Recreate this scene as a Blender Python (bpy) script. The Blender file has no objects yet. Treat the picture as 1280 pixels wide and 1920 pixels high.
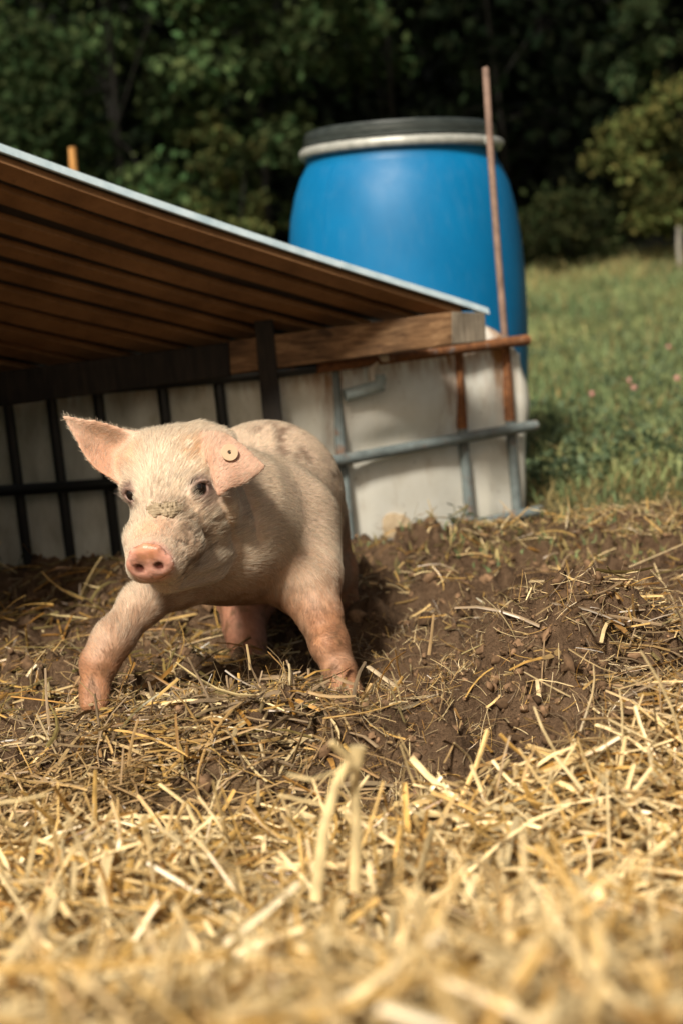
import bpy, math, random
import numpy as np
from mathutils import Vector, Matrix
import openvdb as vdb

random.seed(7)
rng = np.random.default_rng(11)
sc = bpy.context.scene
COL = sc.collection
R = math.radians

# ------------------------------------------------------------------ camera
EYE = Vector((0.0, 0.0, 0.555))
cam_d = bpy.data.cameras.new('camera')
cam_d.sensor_fit = 'VERTICAL'
cam_d.sensor_height = 36.0
cam_d.sensor_width = 24.0
cam_d.lens = 50.0
cam_d.clip_start = 0.02
cam_d.clip_end = 1000.0
cam_d.dof.use_dof = True
cam_d.dof.focus_distance = 1.80
cam_d.dof.aperture_fstop = 3.9
cam = bpy.data.objects.new('camera', cam_d)
COL.objects.link(cam)
CAM_ROT = Matrix.Rotation(R(90 - 8.66), 3, 'X') @ Matrix.Rotation(R(-5.5), 3, 'Z')
cam.matrix_world = Matrix.Translation(EYE) @ CAM_ROT.to_4x4()
sc.camera = cam

# ------------------------------------------------------------------ light
SUN_DIR = Vector((-0.24, -0.67, 0.70)).normalized()      # towards the sun
world = bpy.data.worlds.new('World')
sc.world = world
world.use_nodes = True
wn = world.node_tree
sky = wn.nodes.new('ShaderNodeTexSky')
sky.sky_type = 'NISHITA'
sky.sun_disc = False
sky.sun_elevation = math.asin(SUN_DIR.z)
sky.sun_rotation = math.atan2(SUN_DIR.x, SUN_DIR.y)
sky.dust_density = 5.0
sky.ozone_density = .6
wn.nodes['Background'].inputs['Strength'].default_value = 0.05
hz = wn.nodes.new('ShaderNodeMix'); hz.data_type = 'RGBA'; hz.blend_type = 'MULTIPLY'      # thin warm overcast
hz.inputs[0].default_value = 1.0
hz.inputs[7].default_value = (1.0, .90, .74, 1)
wn.links.new(sky.outputs[0], hz.inputs[6])
wn.links.new(hz.outputs[2], wn.nodes['Background'].inputs['Color'])
sun_d = bpy.data.lights.new('sun', 'SUN')
sun_d.energy = 3.6
sun_d.angle = R(8)
sun_d.color = (1.0, 0.945, 0.84)
sun = bpy.data.objects.new('sun', sun_d)
COL.objects.link(sun)
sun.rotation_euler = SUN_DIR.to_track_quat('Z', 'Y').to_euler()
sc.view_settings.view_transform = 'Standard'
sc.view_settings.look = 'None'
sc.view_settings.exposure = 0.75
sc.view_settings.gamma = 1.0
sc.view_settings.use_curve_mapping = False
sc.render.engine = 'CYCLES'
sc.cycles.max_bounces = 8
sc.cycles.use_denoising = True

# ------------------------------------------------------------------ helpers
FPX = 50.0 / 36.0 * 1920.0

def P(px, py, y):
    """world point seen at photo pixel (px,py) at world depth y"""
    d = CAM_ROT @ Vector(((px - 640.0) / FPX, (960.0 - py) / FPX, -1.0))
    return EYE + d * (y / d.y)

def PA(px, py, y):
    return np.array(P(px, py, y))

def sstep(a, b, x):
    t = np.clip((x - a) / (b - a), 0, 1)
    return t * t * (3 - 2 * t)

def _hash(ix, iy, iz, seed):
    h = (ix.astype(np.int64) * 374761393 + iy.astype(np.int64) * 668265263 + iz.astype(np.int64) * 2147483647 + seed * 974634777) & 0xFFFFFFFF
    h = ((h ^ (h >> 13)) * 1274126177) & 0xFFFFFFFF
    h = ((h ^ (h >> 16)) * 2246822519) & 0xFFFFFFFF
    return ((h ^ (h >> 15)) & 0xFFFFFF) / float(0xFFFFFF)

def vnoise2(x, y, seed=0):
    x = np.asarray(x, float); y = np.asarray(y, float)
    ix = np.floor(x); iy = np.floor(y)
    fx = x - ix; fy = y - iy
    ux = fx * fx * fx * (fx * (fx * 6 - 15) + 10); uy = fy * fy * fy * (fy * (fy * 6 - 15) + 10)
    z = np.zeros_like(ix)
    a = _hash(ix, iy, z, seed); b = _hash(ix + 1, iy, z, seed)
    c = _hash(ix, iy + 1, z, seed); d = _hash(ix + 1, iy + 1, z, seed)
    return (a * (1 - ux) + b * ux) * (1 - uy) + (c * (1 - ux) + d * ux) * uy

def fbm2(x, y, seed=0, octv=4):
    v = 0.0; a = 0.5; t = 0.0
    for k in range(octv):
        v = v + a * vnoise2(x * 2 ** k + 17.3 * k, y * 2 ** k + 9.1 * k, seed + k); t += a; a *= 0.5
    return v / t

def vnoise3(p, s, seed=0):
    x = p[:, 0] * s; y = p[:, 1] * s; zz = p[:, 2] * s
    ix = np.floor(x); iy = np.floor(y); iz = np.floor(zz)
    fx = x - ix; fy = y - iy; fz = zz - iz
    fx = fx * fx * (3 - 2 * fx); fy = fy * fy * (3 - 2 * fy); fz = fz * fz * (3 - 2 * fz)
    r = 0
    for dx in (0, 1):
        for dy in (0, 1):
            for dz in (0, 1):
                w = (fx if dx else 1 - fx) * (fy if dy else 1 - fy) * (fz if dz else 1 - fz)
                r = r + w * _hash(ix + dx, iy + dy, iz + dz, seed)
    return r

def mesh_np(name, verts, faces, mat=None, colors=None, smooth=True, parent=None, extra=None):
    verts = np.asarray(verts, np.float32); faces = np.asarray(faces, np.int32)
    me = bpy.data.meshes.new(name)
    k = faces.shape[1]; nf = len(faces)
    me.vertices.add(len(verts)); me.vertices.foreach_set('co', verts.ravel())
    me.loops.add(nf * k); me.loops.foreach_set('vertex_index', faces.ravel())
    me.polygons.add(nf)
    me.polygons.foreach_set('loop_start', np.arange(0, nf * k, k, dtype=np.int32))
    me.polygons.foreach_set('use_smooth', np.full(nf, smooth, bool))
    if colors is not None:
        c = np.ones((len(verts), 4), np.float32); c[:, :3] = colors
        at = me.color_attributes.new('Col', 'FLOAT_COLOR', 'POINT')
        at.data.foreach_set('color', c.ravel())
    if extra:
        for an, av in extra.items():
            at = me.attributes.new(an, 'FLOAT', 'POINT'); at.data.foreach_set('value', np.asarray(av, np.float32))
    me.update(calc_edges=True); me.validate()
    if mat: me.materials.append(mat)
    o = bpy.data.objects.new(name, me); COL.objects.link(o)
    if parent is not None: o.parent = parent
    return o

def tag(o, label, cat, group=None, kind=None):
    if label: o['label'] = label
    if cat: o['category'] = cat
    if group: o['group'] = group
    if kind: o['kind'] = kind
    return o

def empty(name, loc, label, cat, group=None):
    o = bpy.data.objects.new(name, None); COL.objects.link(o)
    o.location = loc; o.empty_display_size = 0.05
    return tag(o, label, cat, group)

def attach(o, root):
    """parent keeping world placement: part meshes are written in world space"""
    o.parent = root
    o.matrix_parent_inverse = Matrix.Translation(root.location).inverted()
    return o

class MB:
    """collects closed shapes into one mesh"""
    def __init__(s): s.v = []; s.f = []
    def add(s, v, f):
        n = len(s.v); s.v += [tuple(p) for p in v]; s.f += [tuple(i + n for i in q) for q in f]
    def tube(s, pts, rad, seg=12, cap=True, flat=None):
        pts = [Vector(p) for p in pts]
        rad = rad if hasattr(rad, '__len__') else [rad] * len(pts)
        v = []; f = []
        up = None
        for i, p in enumerate(pts):
            t = (pts[min(i + 1, len(pts) - 1)] - pts[max(i - 1, 0)]).normalized()
            if up is None:
                up = Vector((0, 0, 1)) if abs(t.z) < .9 else Vector((0, 1, 0))
            a = t.cross(up).normalized(); b = a.cross(t).normalized(); up = b
            for k in range(seg):
                w = 2 * math.pi * k / seg
                v.append(p + a * math.cos(w) * rad[i] + b * math.sin(w) * rad[i] * (flat or 1))
        for i in range(len(pts) - 1):
            for k in range(seg):
                k2 = (k + 1) % seg
                f.append((i * seg + k, i * seg + k2, (i + 1) * seg + k2, (i + 1) * seg + k))
        if cap:
            f.append(tuple(range(seg))[::-1]); f.append(tuple((len(pts) - 1) * seg + k for k in range(seg)))
        s.add(v, f)
    def lathe(s, prof, c, axis=Matrix.Identity(3), seg=64, closed=False):
        v = []; f = []
        n = len(prof)
        for k in range(seg):
            w = 2 * math.pi * k / seg
            for r, z in prof:
                v.append(Vector(c) + axis @ Vector((r * math.cos(w), r * math.sin(w), z)))
        for k in range(seg):
            k2 = (k + 1) % seg
            for i in range(n - 1 if not closed else n):
                j = (i + 1) % n
                f.append((k * n + i, k2 * n + i, k2 * n + j, k * n + j))
        s.add(v, f)
    def box8(s, c):
        s.add(c, [(0, 3, 2, 1), (4, 5, 6, 7), (0, 1, 5, 4), (1, 2, 6, 5), (2, 3, 7, 6), (3, 0, 4, 7)])
    def build(s, name, mat, root=None, smooth=True, bevel=0.0, angle=40):
        me = bpy.data.meshes.new(name); me.from_pydata([tuple(p) for p in s.v], [], s.f); me.update()
        import bmesh
        bm = bmesh.new(); bm.from_mesh(me)
        bmesh.ops.recalc_face_normals(bm, faces=bm.faces)
        if bevel > 0:
            es = [e for e in bm.edges if len(e.link_faces) == 2 and e.calc_face_angle(0) > R(30)]
            bmesh.ops.bevel(bm, geom=es, offset=bevel, segments=2, affect='EDGES', profile=.6)
        for e in bm.edges:
            e.smooth = not (len(e.link_faces) == 2 and e.calc_face_angle(0) > R(angle))
        for fc in bm.faces: fc.smooth = smooth
        bm.to_mesh(me); bm.free()
        me.materials.append(mat)
        o = bpy.data.objects.new(name, me); COL.objects.link(o)
        if root is not None: attach(o, root)
        return o

# ------------------------------------------------------------------ materials
class NT:
    def __init__(s, name):
        s.m = bpy.data.materials.new(name); s.m.use_nodes = True
        s.t = s.m.node_tree; s.t.nodes.clear()
        s.out = s.n('ShaderNodeOutputMaterial')
        s._co = None
    def n(s, typ, **kw):
        nd = s.t.nodes.new(typ)
        for k, v in kw.items(): setattr(nd, k, v)
        return nd
    def l(s, a, b): s.t.links.new(a, b); return s
    @property
    def co(s):
        if s._co is None: s._co = s.n('ShaderNodeTexCoord').outputs['Object']
        return s._co
    def noise(s, scale, detail=4, rough=.55, dist=0.0, vec=None, stretch=None):
        nd = s.n('ShaderNodeTexNoise')
        nd.inputs['Scale'].default_value = scale; nd.inputs['Detail'].default_value = detail
        nd.inputs['Roughness'].default_value = rough; nd.inputs['Distortion'].default_value = dist
        v = vec or s.co
        if stretch:
            mp = s.n('ShaderNodeMapping'); mp.inputs['Scale'].default_value = stretch
            s.l(v, mp.inputs['Vector']); v = mp.outputs[0]
        s.l(v, nd.inputs['Vector'])
        return nd.outputs['Fac']
    def ramp(s, fac, stops):
        nd = s.n('ShaderNodeValToRGB'); e = nd.color_ramp.elements
        while len(e) < len(stops): e.new(0.5)
        for i, (p, c) in enumerate(stops):
            e[i].position = p; e[i].color = (*c, 1) if hasattr(c, '__len__') else (c, c, c, 1)
        s.l(fac, nd.inputs[0]); return nd.outputs[0]
    def mix(s, fac, a, b, mode='MIX'):
        nd = s.n('ShaderNodeMix', data_type='RGBA', blend_type=mode)
        for sock, v in ((nd.inputs[0], fac), (nd.inputs[6], a), (nd.inputs[7], b)):
            if isinstance(v, bpy.types.NodeSocket): s.l(v, sock)
            elif hasattr(v, '__len__'): sock.default_value = (*v, 1)
            else: sock.default_value = v
        return nd.outputs[2]
    def attr(s, name, out='Color'):
        nd = s.n('ShaderNodeAttribute', attribute_name=name); return nd.outputs[out]
    def bump(s, h, strength=.3, dist=.01, normal=None):
        nd = s.n('ShaderNodeBump'); nd.inputs['Strength'].default_value = strength; nd.inputs['Distance'].default_value = dist
        s.l(h, nd.inputs['Height'])
        if normal: s.l(normal, nd.inputs['Normal'])
        return nd.outputs[0]
    def pbr(s, col, rough=.6, metal=0.0, normal=None, **kw):
        b = s.n('ShaderNodeBsdfPrincipled')
        if isinstance(col, bpy.types.NodeSocket): s.l(col, b.inputs['Base Color'])
        else: b.inputs['Base Color'].default_value = (*col, 1)
        for nm, v in (('Roughness', rough), ('Metallic', metal)):
            if isinstance(v, bpy.types.NodeSocket): s.l(v, b.inputs[nm])
            else: b.inputs[nm].default_value = v
        for k, v in kw.items():
            b.inputs[k.replace('_', ' ')].default_value = v
        if normal: s.l(normal, b.inputs['Normal'])
        return b
    def done(s, sh):
        s.l(sh.outputs[0], s.out.inputs['Surface']); return s.m
    def add_translucent(s, b, col, fac):
        t = s.n('ShaderNodeBsdfTranslucent'); mx = s.n('ShaderNodeMixShader')
        if isinstance(col, bpy.types.NodeSocket): s.l(col, t.inputs[0])
        else: t.inputs[0].default_value = (*col, 1)
        mx.inputs[0].default_value = fac
        s.l(b.outputs[0], mx.inputs[1]); s.l(t.outputs[0], mx.inputs[2])
        return mx

def m_ground():
    t = NT('soil_and_meadow')
    n1 = t.noise(9, 8, .65); n2 = t.noise(60, 6, .7); n3 = t.noise(260, 4, .7)
    soil = t.ramp(n1, [(.3, (.055, .031, .017)), (.5, (.135, .079, .043)), (.72, (.25, .158, .092))])
    soil = t.mix(.55, soil, t.ramp(n2, [(.3, (.045, .025, .014)), (.7, (.26, .168, .10))]))
    gr = t.ramp(t.noise(2.2, 6, .6), [(.3, (.08, .11, .04)), (.55, (.16, .17, .07)), (.75, (.24, .21, .10))])
    st = t.ramp(n2, [(.3, (.10, .06, .025)), (.7, (.34, .22, .09))])
    wl = t.ramp(t.noise(3, 5, .6), [(.3, (.003, .004, .002)), (.7, (.007, .008, .004))])  # forest floor near-black, the wood's shade put into its colour
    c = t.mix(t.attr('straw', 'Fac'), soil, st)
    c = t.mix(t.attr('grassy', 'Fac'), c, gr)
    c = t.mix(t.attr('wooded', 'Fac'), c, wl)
    b1 = t.bump(n2, 1.0, .022); b2 = t.bump(n3, .8, .006, b1)
    return t.done(t.pbr(c, .95, normal=b2, Specular_IOR_Level=.15))

def m_attr(name, rough=.6, spec=.3, trans=0.0, var=.25, scale=80, sheen=0.0):
    t = NT(name)
    c = t.attr('Col')
    c = t.mix(1.0, c, t.ramp(t.noise(scale, 3), [(.3, 1 - var), (.7, 1 + var * .6)]), 'MULTIPLY')
    b = t.pbr(c, rough, Specular_IOR_Level=spec)
    if trans:
        return t.done(t.add_translucent(b, c, trans))
    return t.done(b)

def m_barrel():
    t = NT('blue_plastic')
    n = t.noise(6, 5, .6)
    c = t.ramp(n, [(.3, (.0005, .115, .275)), (.7, (.001, .14, .325))])
    dust = t.ramp(t.noise(30, 6, .7, stretch=(1, 1, .3)), [(.5, 0.0), (.85, .06)])
    c = t.mix(dust, c, (.35, .38, .36))
    r = t.ramp(t.noise(14, 5), [(.3, .42), (.7, .52)])
    return t.done(t.pbr(c, r, normal=t.bump(t.noise(120, 3), .05, .002), Specular_IOR_Level=.24))

def m_simple(name, c1, c2, rough, metal=0.0, scale=20, bump=.1, stretch=None, spec=.5):
    t = NT(name)
    n = t.noise(scale, 6, .65, stretch=stretch)
    return t.done(t.pbr(t.ramp(n, [(.32, c1), (.68, c2)]), rough, metal, normal=t.bump(n, bump, .003), Specular_IOR_Level=spec))

def m_steel(name, rust_lo, rust_hi, base=(.30, .33, .33)):
    t = NT(name)
    n = t.noise(26, 8, .7)
    rust = t.ramp(t.noise(70, 6, .7), [(.3, (.07, .025, .010)), (.7, (.26, .105, .035))])
    gal = t.ramp(t.noise(45, 5, .6), [(.3, tuple(x * .6 for x in base)), (.7, base)])
    f = t.ramp(n, [(rust_lo, 0.0), (rust_hi, 1.0)])
    c = t.mix(f, gal, rust)
    r = t.ramp(f, [(0, .45), (1, .85)])
    return t.done(t.pbr(c, r, normal=t.bump(t.noise(160, 5, .7), .25, .002), Specular_IOR_Level=.4))

def m_wood(name, c1, c2, c3, axis=(1, 0, 0)):
    t = NT(name)
    st = tuple(2.0 if a else 26.0 for a in axis)
    g = t.noise(3.2, 8, .65, 1.2, stretch=st)
    c = t.ramp(g, [(.3, c1), (.5, c2), (.72, c3)])
    blot = t.ramp(t.noise(9, 5, .6), [(.35, .55), (.65, 1.1)])
    c = t.mix(1.0, c, blot, 'MULTIPLY')
    kn = t.ramp(t.noise(16, 2, .4), [(.70, 0.0), (.76, .8)])
    c = t.mix(kn, c, (.03, .015, .007))
    return t.done(t.pbr(c, .75, normal=t.bump(g, .4, .004), Specular_IOR_Level=.25))

def m_tank():
    t = NT('weathered_white_plastic')
    n = t.noise(5, 7, .65); n2 = t.noise(22, 7, .7, stretch=(1, 1, .35)); n3 = t.noise(60, 5, .7)
    c = t.ramp(n, [(.3, (.76, .72, .61)), (.6, (.90, .88, .80))])
    c = t.mix(t.ramp(n2, [(.56, 0.0), (.76, .6)]), c, (.42, .32, .19))
    c = t.mix(t.ramp(n3, [(.64, 0.0), (.76, .8)]), c, (.14, .09, .05))
    # rust runs and grime carried by the mesh (distance to the bars, height above the soil)
    rn = t.ramp(t.noise(40, 6, .7, stretch=(1, 1, .25)), [(.40, 0.0), (.60, 1.0)])
    rf = t.n('ShaderNodeMath', operation='MULTIPLY'); t.l(t.attr('rust', 'Fac'), rf.inputs[0]); t.l(rn, rf.inputs[1])
    c = t.mix(rf.outputs[0], c, (.36, .16, .045))
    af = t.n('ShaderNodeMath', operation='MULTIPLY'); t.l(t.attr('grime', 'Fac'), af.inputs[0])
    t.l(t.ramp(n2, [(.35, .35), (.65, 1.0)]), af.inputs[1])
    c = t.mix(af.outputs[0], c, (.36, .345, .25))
    b = t.pbr(c, .42, normal=t.bump(n, .15, .01), Specular_IOR_Level=.45)
    return t.done(t.add_translucent(b, c, .34))

def m_roof():
    t = NT('brown_slat')
    n = t.noise(7, 7, .65); n2 = t.noise(90, 5, .7)
    c = t.ramp(n, [(.3, (.16, .080, .034)), (.7, (.33, .172, .075))])
    c = t.mix(t.ramp(n2, [(.55, 0.0), (.75, .5)]), c, (.09, .045, .02))
    return t.done(t.pbr(c, .7, normal=t.bump(n2, .2, .002), Specular_IOR_Level=.25))

def m_skin():
    t = NT('pig_skin')
    c = t.attr('Col')
    n = t.noise(55, 6, .65)
    c = t.mix(1.0, c, t.ramp(n, [(.3, (.80, .76, .74)), (.7, (1.08, 1.06, 1.04))]), 'MULTIPLY')
    sp = t.ramp(t.noise(210, 3, .6), [(.66, 0.0), (.73, .75)])
    spf = t.n('ShaderNodeMath', operation='MULTIPLY'); t.l(sp, spf.inputs[0]); t.l(t.attr('speck', 'Fac'), spf.inputs[1])
    c = t.mix(spf.outputs[0], c, (.045, .03, .02))
    r = t.ramp(t.attr('wet', 'Fac'), [(0, .58), (1, .26)])
    h = t.bump(t.noise(170, 5, .65), .35, .003)
    b = t.pbr(c, r, normal=h, Subsurface_Weight=.18, Subsurface_Scale=.012, Specular_IOR_Level=.4)
    b.inputs['Subsurface Radius'].default_value = (1.0, .45, .25)
    return t.done(b)

def m_hair():
    t = NT('pig_bristle')
    c = t.attr('Col')
    b = t.pbr(c, .42, Specular_IOR_Level=.35)
    return t.done(t.add_translucent(b, c, .25))

M_GROUND = m_ground()
M_STRAW = m_attr('straw', .36, .5, .12, .3, 60)
M_GRASS = m_attr('grass_blade', .6, .25, .35, .2, 20)
M_LEAF = m_attr('leaf', .85, .06, .28, .2, 6)
M_CLOD = m_attr('soil_clod', .95, .1, 0, .45, 110)
M_BARK = m_wood('bark', (.004, .0035, .0025), (.009, .008, .006), (.016, .014, .011), (0, 0, 1))
M_BLUE = m_barrel()
M_LID = m_simple('black_lid_plastic', (.012, .016, .015), (.05, .06, .055), .38, 0, 30, .2, (1, 1, 8))
M_RING = m_simple('galvanised_band', (.27, .28, .25), (.46, .46, .42), .45, .2, 40, .1)
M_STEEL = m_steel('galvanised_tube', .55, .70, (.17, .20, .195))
M_STEEL_SHADE = m_steel('shaded_tube', .62, .8, (.012, .013, .012))  # same cage steel, darkened in colour for the shade under the roof
M_RUST = m_steel('rusted_tube', .22, .42)
M_POLE = m_simple('rusted_pole_steel', (.12, .075, .055), (.27, .175, .13), .7, 0, 30, .3)
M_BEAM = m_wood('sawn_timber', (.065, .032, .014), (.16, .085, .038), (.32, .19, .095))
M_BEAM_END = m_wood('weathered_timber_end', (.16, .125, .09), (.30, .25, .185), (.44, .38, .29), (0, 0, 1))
M_SHADE_WOOD = m_wood('shade_dark_wood', (.008, .006, .004), (.018, .013, .009), (.035, .025, .016), (0, 0, 1))  # near-black wood: roof shade over beam and post put into its colour
M_STAKE = m_wood('orange_stake', (.30, .13, .035), (.45, .21, .06), (.55, .30, .10), (0, 0, 1))
M_GREYWOOD = m_wood('grey_post', (.16, .145, .12), (.27, .25, .21), (.36, .34, .29), (0, 0, 1))
M_ROOF = m_roof()
M_SHADE_SHEET = m_simple('shade_black_sheet', (.010, .008, .006), (.028, .020, .014), .8, 0, 12, .1)  # coloured near-black so the gaps between slats look like deep shade
M_RIM = m_simple('pale_edge', (.36, .47, .52), (.56, .66, .70), .5, 0, 25, .1)
M_TANK = m_tank()
M_PIPE = m_simple('grey_pipe', (.20, .25, .25), (.34, .40, .39), .45, 0, 30, .1)
M_SKIN = m_skin()
M_HAIR = m_hair()
M_EYE = m_simple('dark_eye', (.006, .004, .003), (.012, .008, .006), .06, 0, 10, 0)
M_TAG = m_simple('tan_ear_tag', (.52, .37, .23), (.60, .44, .29), .5, 0, 60, .05)
M_PIN = m_simple('dark_pin', (.02, .015, .01), (.04, .03, .02), .5)
M_MUD = m_simple('dried_mud', (.20, .145, .085), (.36, .275, .175), .7, 0, 120, .5, spec=.35)
M_PINK = m_simple('clover_bloom', (.55, .22, .20), (.75, .42, .38), .7)
M_STEM = m_simple('green_stem', (.05, .08, .02), (.09, .12, .04), .6)

# ------------------------------------------------------------------ terrain
YB = [-40, 0, .45, .62, .75, .9, 1.05, 1.3, 2.0, 2.6, 3.3, 4, 6, 9, 13, 16, 22, 30, 45, 80, 400]
ZB = [.3, .23, .215, .175, .125, .065, .022, .004, 0, .0, .0, .03, .13, .30, .545, .66, 1.1, 5.5, 13, 20, 26]
BUMPS = []   # x, y, amplitude, sx, sy
def bump_at(px, py, y, a, sx, sy):
    p = P(px, py, y); BUMPS.append((p.x, y, a, sx, sy))
bump_at(400, 1290, 1.68, .036, .13, .070)
bump_at(590, 1300, 1.68, .030, .11, .070)
bump_at(1130, 1230, 1.80, .120, .14, .085)
bump_at(1010, 1330, 1.66, .05, .07, .05)
bump_at(930, 980, 3.18, -.045, .22, .13)
bump_at(960, 1290, 1.76, .035, .10, .08)
bump_at(1280, 1350, 1.50, .060, .16, .16)
bump_at(800, 1390, 1.60, .035, .075, .05)
bump_at(900, 1440, 1.52, -.075, .09, .05)
bump_at(985, 1425, 1.56, -.075, .05, .04)
bump_at(745, 1260, 1.95, -.065, .13, .09)
bump_at(770, 1040, 2.82, .045, .10, .08)
bump_at(90, 1060, 2.76, .060, .30, .10)
bump_at(1000, 1040, 2.75, .02, .2, .10)
bump_at(500, 1190, 2.22, -.05, .20, .20)
bump_at(180, 1340, 1.70, .022, .10, .08)
bump_at(1180, 1180, 2.1, .03, .2, .12)

def zbase(x, y):
    z = np.interp(y, YB, ZB)
    for bx, by, a, sx, sy in BUMPS:
        z = z + a * np.exp(-((x - bx) / sx) ** 2 - ((y - by) / sy) ** 2)
    return z

def zg(x, y):
    x = np.asarray(x, float); y = np.asarray(y, float)
    z = zbase(x, y)
    near = 1 - sstep(5, 9, y)
    bare = sstep(1.35, 1.65, y) * (1 - sstep(3.1, 3.7, y))
    z = z + near * (fbm2(x * 5, y * 5, 3, 3) - .5) * .055 + (1 - sstep(1.2, 1.5, y)) * (fbm2(x * 11, y * 11, 4, 3) - .5) * .055
    wx = x + (fbm2(x * 9, y * 9, 31, 2) - .5) * .06; wy = y + (fbm2(x * 9, y * 9, 37, 2) - .5) * .06
    lump = np.abs(fbm2(wx * 14, wy * 14, 8, 3) - .5) * 2; lump = lump - .35 * np.abs(fbm2(wx * 34 + 5, wy * 34, 83, 2) - .5)
    z = z + bare * ((.42 - lump) * .085 + (fbm2(wx * 42, wy * 42, 15, 3) - .5) * .05)
    z = z + near * (fbm2(x * 60, y * 60, 21, 2) - .5) * .006
    z = z + (1 - near) * (fbm2(x * .35, y * .35, 5, 3) - .5) * .10
    return z

def grid_lines(stops):
    out = []
    for a, b, s in stops: out.append(np.arange(a, b, s))
    out.append([stops[-1][1]])
    return np.concatenate(out)
gx = grid_lines([(-300, -60, 40), (-60, -12, 6), (-12, -3, .6), (-3, -1.2, .08), (-1.2, -.75, .02), (-.75, .75, .0062), (.75, 1.2, .02), (1.2, 3, .08), (3, 12, .6), (12, 60, 6), (60, 300, 40)])
gy = grid_lines([(-40, -4, 4), (-4, 0, .3), (0, .5, .05), (.5, 1.4, .012), (1.4, 2.4, .0062), (2.4, 3.3, .012), (3.3, 6, .05), (6, 14, .2), (14, 30, .8), (30, 60, 3), (60, 400, 30)])
GX, GY = np.meshgrid(gx, gy)
GZ = zg(GX, GY)
nx, ny = len(gx), len(gy)
idx = np.arange(nx * ny).reshape(ny, nx)
fq = np.stack([idx[:-1, :-1], idx[:-1, 1:], idx[1:, 1:], idx[1:, :-1]], -1).reshape(-1, 4)
vx = GX.ravel(); vy = GY.ravel()
# grass begins behind the tank on the left, a little nearer on the right
edge = 2.86 + .55 * (fbm2(vx * 3, vy * 3, 41, 3) - .5) * 2 - .05 * np.clip(vx, 0, 1.5)
a_grass = sstep(.0, .95, vy - edge + .5 * (fbm2(vx * 7, vy * 7, 47, 3) - .5))
a_straw = (1 - sstep(1.2, 1.6, vy + .25 * (fbm2(vx * 6, vy * 6, 44, 3) - .5)))
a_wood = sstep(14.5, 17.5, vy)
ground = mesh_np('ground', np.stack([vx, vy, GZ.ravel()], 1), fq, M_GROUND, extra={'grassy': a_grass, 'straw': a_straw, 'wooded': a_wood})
tag(ground, None, None, kind='structure')

# ------------------------------------------------------------------ woods
LEAF_DIA = np.array([(-.5, 0, 0), (0, -.32, .07), (.5, 0, 0), (0, .32, .07)])

def rand_rot(n, rg):
    q = rg.normal(size=(n, 4)); q /= np.linalg.norm(q, axis=1)[:, None]
    w, x, y, z = q.T
    return np.stack([np.stack([1 - 2 * (y * y + z * z), 2 * (x * y - z * w), 2 * (x * z + y * w)], -1),
                     np.stack([2 * (x * y + z * w), 1 - 2 * (x * x + z * z), 2 * (y * z - x * w)], -1),
                     np.stack([2 * (x * z - y * w), 2 * (y * z + x * w), 1 - 2 * (x * x + y * y)], -1)], 1)

def leaves(name, pos, size, col, mat, root=None, rg=rng):
    n = len(pos)
    rot = rand_rot(n, rg)
    v = np.einsum('nij,kj->nki', rot, LEAF_DIA) * size[:, None, None] + pos[:, None, :]
    f = np.arange(n)[:, None] * 4
    f = np.concatenate([f + np.array([0, 1, 2]), f + np.array([0, 2, 3])], 1).reshape(-1, 3)
    o = mesh_np(name, v.reshape(-1, 3), f, mat, np.repeat(col, 4, 0), smooth=False)
    if root is not None: attach(o, root)
    return o

def tree(x, y, rx, rz, zc, nleaf, lsize, base, label, seed, group=None, cat='tree', name='tree', clusters=46, spread=.115):
    rg = np.random.default_rng(seed)
    z0 = float(zg(x, y))
    root = empty(name, (x, y, z0), label, cat, group)
    # cluster centres, mostly near the outside of an uneven ellipsoid
    d = rg.normal(size=(clusters, 3)); d /= np.linalg.norm(d, axis=1)[:, None]
    rad = rg.uniform(.3, 1.0, clusters) ** .5 * rg.uniform(.80, 1.18, clusters)
    cc = d * rad[:, None] * np.array([rx, rx, rz]) + np.array([x, y, z0 + zc])
    cc[:, 2] = np.maximum(cc[:, 2], z0 + .15)
    k = rg.integers(0, clusters, nleaf)
    off = rg.normal(size=(nleaf, 3)) * spread * rx * np.array([1, 1, .75])
    pos = cc[k] + off
    ctint = rg.uniform(.3, 1.6, clusters)
    col = np.array(base)[None] * (ctint[k] * rg.uniform(.65, 1.4, nleaf))[:, None]
    col[:, 0] *= rg.uniform(.8, 1.35, nleaf)
    ok = pos[:, 2] > z0 + .03
    leaves('crown', pos[ok], (lsize * rg.uniform(.6, 1.3, nleaf))[ok], col[ok], M_LEAF, root, rg)
    mb = MB()
    tr = .018 * rx + .014
    top = Vector((x + rg.normal() * .1, y, z0 + zc + rz * .4))
    mb.tube([(x, y, z0 - .1), (x + .04, y, z0 + zc * .5), top], [tr, tr * .75, tr * .35], 8)
    for c in cc[:: max(1, clusters // 5)]:
        s = Vector((x, y, z0 + zc * rg.uniform(.3, .8)))
        mb.tube([s, (s + Vector(c)) / 2 + Vector((0, 0, .1)), Vector(c)], [tr * .3, tr * .2, tr * .08], 5)
    mb.build('trunk', M_BARK, root)
    return root

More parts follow.
